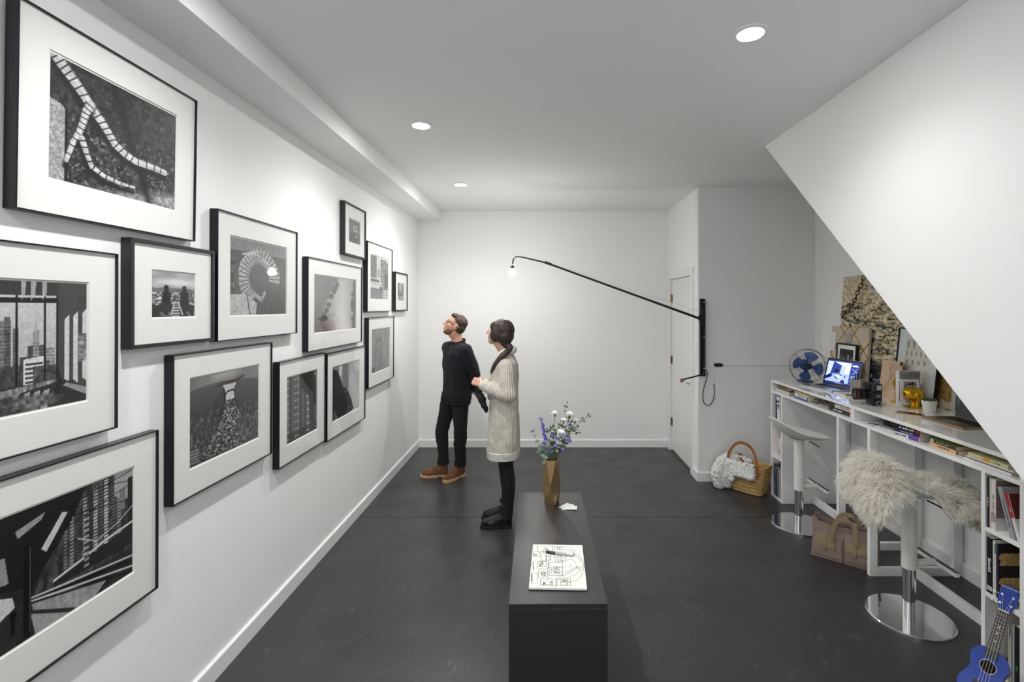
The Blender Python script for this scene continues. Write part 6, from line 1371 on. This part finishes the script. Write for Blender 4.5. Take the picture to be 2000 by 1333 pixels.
def boot(parent, M4, m_up, m_sole, lace=None, elastic=None, top=.19, L=.29):
    t = bpy.data.objects.new('boot', None); bpy.data.objects.remove(t); k = L/.29; mb = MB()
    chain(mb, [(.062*k,0,top-.02),(.060*k,0,.10),(.050*k,0,.055)], [.050,.049,.045]); chain(mb, [(.075*k,0,.085),(.12*k,0,.068),(.185*k,0,.050),(.245*k,0,.040)], [.047,.045,.042,.034]); chain(mb, [(.20*k,.012,.040),(.15*k,.008,.045),(.05*k,0,.045)], [.036,.036,.038])
    me = skin(mb, .006, 6, .5, 'boot'); v = verts_of(me); v[:, 2] = np.where(v[:, 2] < .026, .026, v[:, 2]); v[:, 2] = np.minimum(v[:, 2], top); set_verts(me, v); me.materials.append(m_up)
    b = obj('boot', me, None, parent, M=M4)
    ol = smooth_path([(x*k, y, 0) for x, y in ((.0,.0),(.012,.032),(.06,.040),(.12,.036),(.19,.049),(.25,.044),(.285,.022),(.292,.0),(.285,-.020),(.25,-.040),(.19,-.044),(.12,-.034),(.06,-.038),(.012,-.032))], 4, closed=True)
    so = MB(); pl = [(p[0], p[1]) for p in ol]; so.prism(pl, .010, .0275); so.prism([(x, y) for x, y in pl if x > .10*k], 0, .012); so.prism([(x, y) for x, y in pl if x < .085*k], 0, .012); obj('sole', so, m_sole, b, bevel=.002)
    if lace:
        for q in range(6):
            x = (.175-.020*q)*k; z = .088+.0145*q; x = max(x, .100*k) if q < 5 else .106*k; lc = MB(); lc.tube(smooth_path([(x+.006*(q % 2), .030, z-.006), (x+.008, .0, z+.008), (x-.006*(q % 2), -.030, z-.006)], 4), .0026, 6); obj('lace', lc, lace, b, smooth=True)
        for s_ in (-1, 1): lc = MB(); lc.tube(smooth_path([(.118*k, 0, .152), (.135*k, s_*.022, .150), (.128*k, s_*.030, .125), (.116*k, s_*.006, .146)], 5), .0024, 6); obj('lace_bow', lc, lace, b, smooth=True)
    if elastic:
        for s_ in (-1, 1): g = MB(); g.prism([(.045*k, .085), (.085*k, .085), (.095*k, top-.012), (.035*k, top-.012)], .0465, .0505, Matrix(((1,0,0,0),(0,0,s_,0),(0,1,0,0),(0,0,0,1)))); obj('elastic_panel', g, elastic, b)
        lp = MB(); lp.tube(smooth_path([(.012*k, 0, top-.03), (.002*k, 0, top+.005), (.006*k, 0, top+.022), (.018*k, 0, top-.01)], 5), .01, flat=(.016, .0025), up=(0, 1, 0)); obj('pull_tab', lp, elastic, b)
    return b
def bumpy(me, amp, sc, seed=0.):
    v = verts_of(me); n_ = np.empty(len(v)*3); me.vertex_normals.foreach_get('vector', n_); n_ = n_.reshape(-1, 3)
    d = np.array([fnoise(p*np.array((1, 1, .55)), sc, seed)+.5*fnoise(p, sc*2.3, seed+5) for p in v]); set_verts(me, v+n_*(amp*d)[:, None])
# ---------------------------------------------------------------- man in the dark sweater
def man():
    yaw = 221; base = Vector((-.905, 5.165, 0)); MW = Matrix.Translation(base) @ RZ(yaw); inv = MW.inverted()
    t = thing('person', 'man in navy sweater, black trousers and brown boots looking up, hands behind his back', 'person', M=MW)
    L = lambda p: tuple(inv @ Vector(p))
    hipR, kneeR, ankR = L((-.985, 5.215, .87)), L((-1.075, 5.215, .50)), L((-1.062, 5.235, .10))
    hipL, kneeL, ankL = L((-.865, 5.125, .87)), L((-.862, 5.12, .47)), L((-.878, 5.215, .10))
    neck = (.0, 0, 1.44); H = TR(.028, 0, 1.615) @ RZ(-30) @ RY(-24)
    arms = {}
    for s_ in (1, -1): arms[s_] = [(.0, s_*.178, 1.375), (-.075, s_*.235, 1.12), (-.150, s_*.115, .955)]
    mb = MB(); rings = [ering(0, 0, z, rx, ry) for z, rx, ry in ((.80,.095,.150),(.90,.098,.155),(1.05,.090,.140),(1.20,.100,.155),(1.32,.100,.165),(1.40,.080,.150),(1.45,.055,.075))]; mb.loft(rings)
    chain(mb, [(-.006, 0, 1.42), (.004, 0, 1.50), xf([(-.012, 0, -.075)], H)[0]], [.062, .058, .056]); head_parts(mb, H)
    for s_ in (1, -1):
        a = arms[s_]; chain(mb, a, [.050, .042, .030]); hand_parts(mb, a[2], (-.15, -s_*.95, -.35), (-.9, 0, -.2), s_, .35)
    for h, k, a in ((hipR, kneeR, ankR), (hipL, kneeL, ankL)):
        mid = tuple((np.array(k)*.62+np.array(a)*.38)+np.array((-.012, 0, 0))); chain(mb, [h, k, mid, a], [.078, .052, .052, .036])
    me = skin(mb, .0062, 3, .4, 'body'); me.materials.append(M_skin); obj('body', me, None, t); eyes(t, H)
    # sweater
    sw = MB(); sw.loft([ering(cx, 0, z, rx, ry) for z, cx, rx, ry in ((.852,.004,.122,.176),(.875,.004,.130,.182),(.92,.004,.122,.176),(1.05,.008,.118,.170),(1.20,.010,.124,.182),(1.32,.004,.120,.188),(1.395,.0,.098,.170),(1.435,-.002,.078,.110),(1.452,-.002,.070,.086))])
    for s_ in (1, -1): chain(sw, [(.0, s_*.160, 1.370)]+arms[s_], [.072, .068, .058, .044])
    me = skin(sw, .008, 5, .5, 'sweater'); bumpy(me, .008, 9.); me.materials.append(knit('navy_knit', srgb(20, 20, 29), 70, .35)); obj('sweater', me, None, t)
    rb = MB(); rb.loft([ering(.004, 0, z, rx, ry) for z, rx, ry in ((.846,.122,.176),(.850,.132,.184),(.905,.134,.186),(.909,.126,.178))], cap=False); obj('sweater_hem', rb, knit('navy_rib', srgb(17, 17, 25), 120, .8), t, smooth=True)
    cl = MB(); cl.tube([(.076*math.cos(a)-.002, .086*math.sin(a), 1.452-.020*math.cos(a)) for a in np.linspace(0, 2*math.pi, 36, endpoint=False)], .011, 8, closed=True); obj('collar', cl, MATS['navy_rib'], t, smooth=True)
    # trousers
    tr = MB(); tr.loft([ering(0, 0, z, rx, ry) for z, rx, ry in ((.80,.112,.172),(.86,.118,.176),(.93,.108,.164))])
    for h, k, a in ((hipR, kneeR, ankR), (hipL, kneeL, ankL)):
        cuff = tuple(np.array(a)*.80+np.array(k)*.20); chain(tr, [h, k, cuff], [.096, .068, .058])
    me = skin(tr, .0075, 5, .5, 'trousers'); bumpy(me, .010, 11., 3.); me.materials.append(mat('black_denim', srgb(20, 20, 22), .85, bump=.2, bscale=300)); obj('trousers', me, None, t)
    for k, a in ((kneeR, ankR), (kneeL, ankL)):
        c0 = Vector(a)*.78+Vector(k)*.22; c1 = Vector(a)*.90+Vector(k)*.10; cf = MB(); cf.tube([tuple(c1), tuple(c0)], [.063, .064], 20); obj('trouser_cuff', cf, MATS['black_denim'], t, smooth=True)
    lea = mat('brown_suede', srgb(112, 72, 44), .75, vary=.25, vscale=30, bump=.2, bscale=90); sole = mat('tan_sole', srgb(196, 160, 116), .7); lac = mat('ochre_lace', srgb(168, 118, 50), .8)
    for hx, hy, tx, ty in ((-1.005, 5.245, -1.305, 5.205), (-.845, 5.275, -1.022, 5.035)):
        d = Vector((tx-hx, ty-hy, 0)); boot(t, inv @ (TR(hx, hy, 0) @ Matrix.Rotation(math.atan2(d.y, d.x), 4, 'Z')), lea, sole, lace=lac, top=.175, L=.30)
    # hair, beard, glasses
    hb = MB(); HB = lambda c, r: hb.ball((0,0,0), 1., 20, 14, H @ TR(*c) @ Matrix.Diagonal((*r, 1)))
    HB((-.026,0,.052), (.094,.080,.080)); HB((-.062,0,.000), (.055,.072,.062)); HB((.028,0,.098), (.050,.060,.030))
    me = skin(hb, .005, 4, .5, 'hair'); bumpy(me, .004, 60.); me.materials.append(mat('brown_hair', srgb(66, 50, 40), .6, vary=.4, vscale=60, stretch=(1, 6, 1))); obj('hair', me, None, t)
    bd = MB(); BB = lambda c, r: bd.ball((0,0,0), 1., 16, 10, H @ TR(*c) @ Matrix.Diagonal((*r, 1))); BB((.050,0,-.092), (.037,.040,.027)); 
    for y in (-1, 1): BB((.022,y*.036,-.070), (.044,.022,.036))
    me = skin(bd, .005, 3, .5, 'beard'); me.materials.append(mat('short_beard', srgb(120, 86, 66), .8, vary=.3, vscale=120)); obj('beard', me, None, t)
    g = bpy.data.objects.new('eyeglasses', None); col.objects.link(g); bpy.data.objects.remove(g)
    for y in (-1, 1):
        rm = MB().tube(xf([(.094, y*.032+.023*math.cos(a), .010+.018*math.sin(a)) for a in np.linspace(0, 2*math.pi, 20, endpoint=False)], H), .0025, 6, closed=True); obj('glasses_rim', rm, M_black, t, smooth=True); obj('glasses_temple', MB().tube(xf([(.090, y*.056, .016), (.05, y*.076, .016), (-.01, y*.083, .014), (-.03, y*.082, -.004)], H), .0025, 6), M_black, t, smooth=True)
    obj('glasses_bridge', MB().tube(xf([(.095, -.010, .014), (.101, 0, .018), (.095, .010, .014)], H), .0025, 6), M_black, t, smooth=True)
man()
# ---------------------------------------------------------------- woman in the cream cardigan
def woman():
    yaw = 180; base = Vector((-.318, 4.095, 0)); MW = Matrix.Translation(base) @ RZ(yaw); inv = MW.inverted()
    t = thing('person', 'woman in long cream knitted cardigan, black leggings and black ankle boots', 'person', M=MW)
    # local: +x to the pictures, +y towards the viewer
    H = TR(.045, .004, 1.598) @ RZ(-16) @ RY(-14); mb = MB()
    mb.loft([ering(0, 0, z, rx, ry) for z, rx, ry in ((.78,.095,.150),(.88,.098,.160),(1.02,.080,.125),(1.16,.088,.135),(1.28,.092,.145),(1.36,.075,.135),(1.405,.050,.065))])
    chain(mb, [(-.008, 0, 1.38), (.006, 0, 1.46), xf([(-.012, 0, -.072)], H)[0]], [.054, .050, .049]); head_parts(mb, H, True)
    arms = {1: [(-.02, .160, 1.335), (-.045, .215, 1.115), (.175, .125, 1.185)], -1: [(-.02, -.160, 1.335), (-.03, -.215, 1.12), (.180, -.065, 1.165)]}
    for s_ in (1, -1):
        chain(mb, arms[s_], [.042, .036, .026]); hand_parts(mb, arms[s_][2], (.80, -s_*.40, .30), (.35, -s_*.9, -.1), -s_, .55, .90)
    legs = {1: [(.0, .075, .82), (-.015, .072, .47), (-.030, .070, .10)], -1: [(.0, -.075, .82), (-.010, -.075, .47), (-.022, -.078, .10)]}
    for s_ in (1, -1):
        h, k, a = legs[s_]; mid = tuple(np.array(k)*.62+np.array(a)*.38+np.array((-.014, 0, 0))); chain(mb, [h, k, mid, a], [.074, .050, .050, .034])
    me = skin(mb, .0062, 3, .4, 'body'); me.materials.append(M_skin); obj('body', me, None, t); eyes(t, H, .95)
    lg = MB(); lg.loft([ering(0, 0, z, rx, ry) for z, rx, ry in ((.74,.105,.160),(.80,.108,.165))])
    for s_ in (1, -1):
        h, k, a = legs[s_]; mid = tuple(np.array(k)*.62+np.array(a)*.38+np.array((-.014, 0, 0))); chain(lg, [h, k, mid, a], [.082, .058, .058, .042])
    me = skin(lg, .0075, 4, .5, 'leggings'); me.materials.append(mat('black_leggings', srgb(17, 17, 19), .8)); obj('leggings', me, None, t)
    # cardigan: body, bent sleeves, thick shawl collar
    cd = MB(); cd.loft([ering(cx, 0, z, rx, ry, 28, 2.6) for z, cx, rx, ry in ((.585,.010,.128,.200),(.61,.010,.136,.208),(.72,.008,.134,.208),(.86,.006,.128,.202),(1.0,.004,.118,.190),(1.15,.0,.110,.176),(1.27,-.004,.112,.178),(1.35,-.010,.098,.165),(1.405,-.012,.074,.105),(1.425,-.012,.062,.078))])
    for s_ in (1, -1):
        a = arms[s_]; chain(cd, [(-.018, s_*.135, 1.330)]+a[:2]+[tuple(np.array(a[1])*.45+np.array(a[2])*.55), tuple(np.array(a[1])*.06+np.array(a[2])*.94)], [.066, .064, .064, .055, .044])
    me = skin(cd, .008, 6, .5, 'cardigan'); bumpy(me, .010, 8., 2.); v = verts_of(me); ft = (np.abs(v[:, 1]) < .05)*(v[:, 0] > .06)*(v[:, 2] < 1.08); v[:, 0] -= .014*ft*np.exp(-(v[:, 1]/.018)**2); set_verts(me, v)
    me.materials.append(knit('cream_knit', srgb(226, 220, 206), 85, .9, .08)); obj('cardigan', me, None, t)
    col_ = MB(); cpts = smooth_path([(.118, .030, 1.06), (.112, .055, 1.18), (.080, .085, 1.33), (.020, .092, 1.425), (-.050, .060, 1.455), (-.068, 0, 1.462), (-.050, -.060, 1.455), (.020, -.092, 1.425), (.080, -.085, 1.33), (.112, -.055, 1.18), (.118, -.030, 1.06)], 6)
    chain(col_, [tuple(p) for p in cpts], [.024+.012*math.sin(math.pi*i/(len(cpts)-1)) for i in range(len(cpts))], 10); me = skin(col_, .007, 4, .5, 'shawl_collar'); bumpy(me, .006, 14.); me.materials.append(knit('cream_rib', srgb(234, 230, 220), 120, .6, .05)); obj('shawl_collar', me, None, t)
    for s_ in (1, -1):
        a = arms[s_]; p0 = Vector(a[1])*.10+Vector(a[2])*.90; p1 = Vector(a[1])*.0+Vector(a[2])*1.0; cf = MB(); cf.tube([tuple(p0), tuple(p1+(p1-p0)*.4)], [.042, .036], 18); obj('sleeve_cuff', cf, MATS['cream_rib'], t, smooth=True)
    hm = MB(); hm.loft([ering(.010, 0, z, rx, ry, 36, 2.6) for z, rx, ry in ((.578,.122,.194),(.582,.134,.206),(.640,.140,.213),(.645,.132,.205))], cap=False); obj('cardigan_hem', hm, MATS['cream_rib'], t, smooth=True)
    blk = mat('black_leather', srgb(22, 22, 24), .32, vary=.2, vscale=30, bump=.15, bscale=50); bs = mat('black_rubber', srgb(16, 16, 17), .7)
    for s_, hx, hy in ((1, -.252, 4.035), (-1, -.262, 4.175)):
        boot(t, inv @ (TR(hx, hy, 0) @ RZ(180+(3 if s_ > 0 else -4))), blk, bs, elastic=mat('elastic', srgb(30, 30, 32), .9), top=.19, L=.262)
    # hair swept back into a low tail over the near shoulder
    hb = MB(); HB = lambda c, r: hb.ball((0,0,0), 1., 20, 14, H @ TR(*c) @ Matrix.Diagonal((*r, 1)))
    HB((-.026,0,.042), (.098,.086,.086)); HB((-.058,.004,-.012), (.072,.080,.078)); HB((.006,.060,-.006), (.050,.032,.072)); HB((.006,-.060,-.006), (.050,.032,.072)); HB((.030,.048,.050), (.045,.032,.045)); HB((.030,-.048,.050), (.045,.032,.045)); HB((-.075,.010,-.060), (.045,.050,.045))
    tail = [xf([(-.085,.015,-.075)], H)[0], (-.055, .060, 1.475), (-.020, .105, 1.445), (.030, .125, 1.395), (.075, .122, 1.335), (.105, .110, 1.275)]
    chain(hb, [tuple(p) for p in smooth_path(tail, 4)], list(np.interp(np.linspace(0, 1, 21), [0, .2, .5, .8, 1], [.034, .026, .026, .021, .008])), 10)
    me = skin(hb, .0055, 14, .5, 'hair'); bumpy(me, .003, 45.); me.materials.append(mat('dark_brown_hair', srgb(52, 42, 38), .5, vary=.35, vscale=50, stretch=(2, 8, 1))); obj('hair', me, None, t)
woman()
# dark scarf that hangs from her hands
sc = MB(); chain(sc, [(-.545, 4.06, 1.165), (-.535, 4.04, 1.13), (-.505, 4.00, 1.07), (-.475, 3.99, 1.01), (-.462, 4.0, .965)], [.020, .028, .030, .026, .015]); chain(sc, [(-.54, 4.08, 1.15), (-.535, 4.09, 1.10), (-.52, 4.08, 1.05)], [.02, .022, .012])
me = skin(sc, .006, 3, .5, 'scarf'); bumpy(me, .010, 40.); me.materials.append(mat('dark_scarf', srgb(34, 30, 32), .9, bump=.5, bscale=120)); tag(obj('scarf', me, None), 'dark crumpled scarf hanging from the hands of the woman', 'scarf')
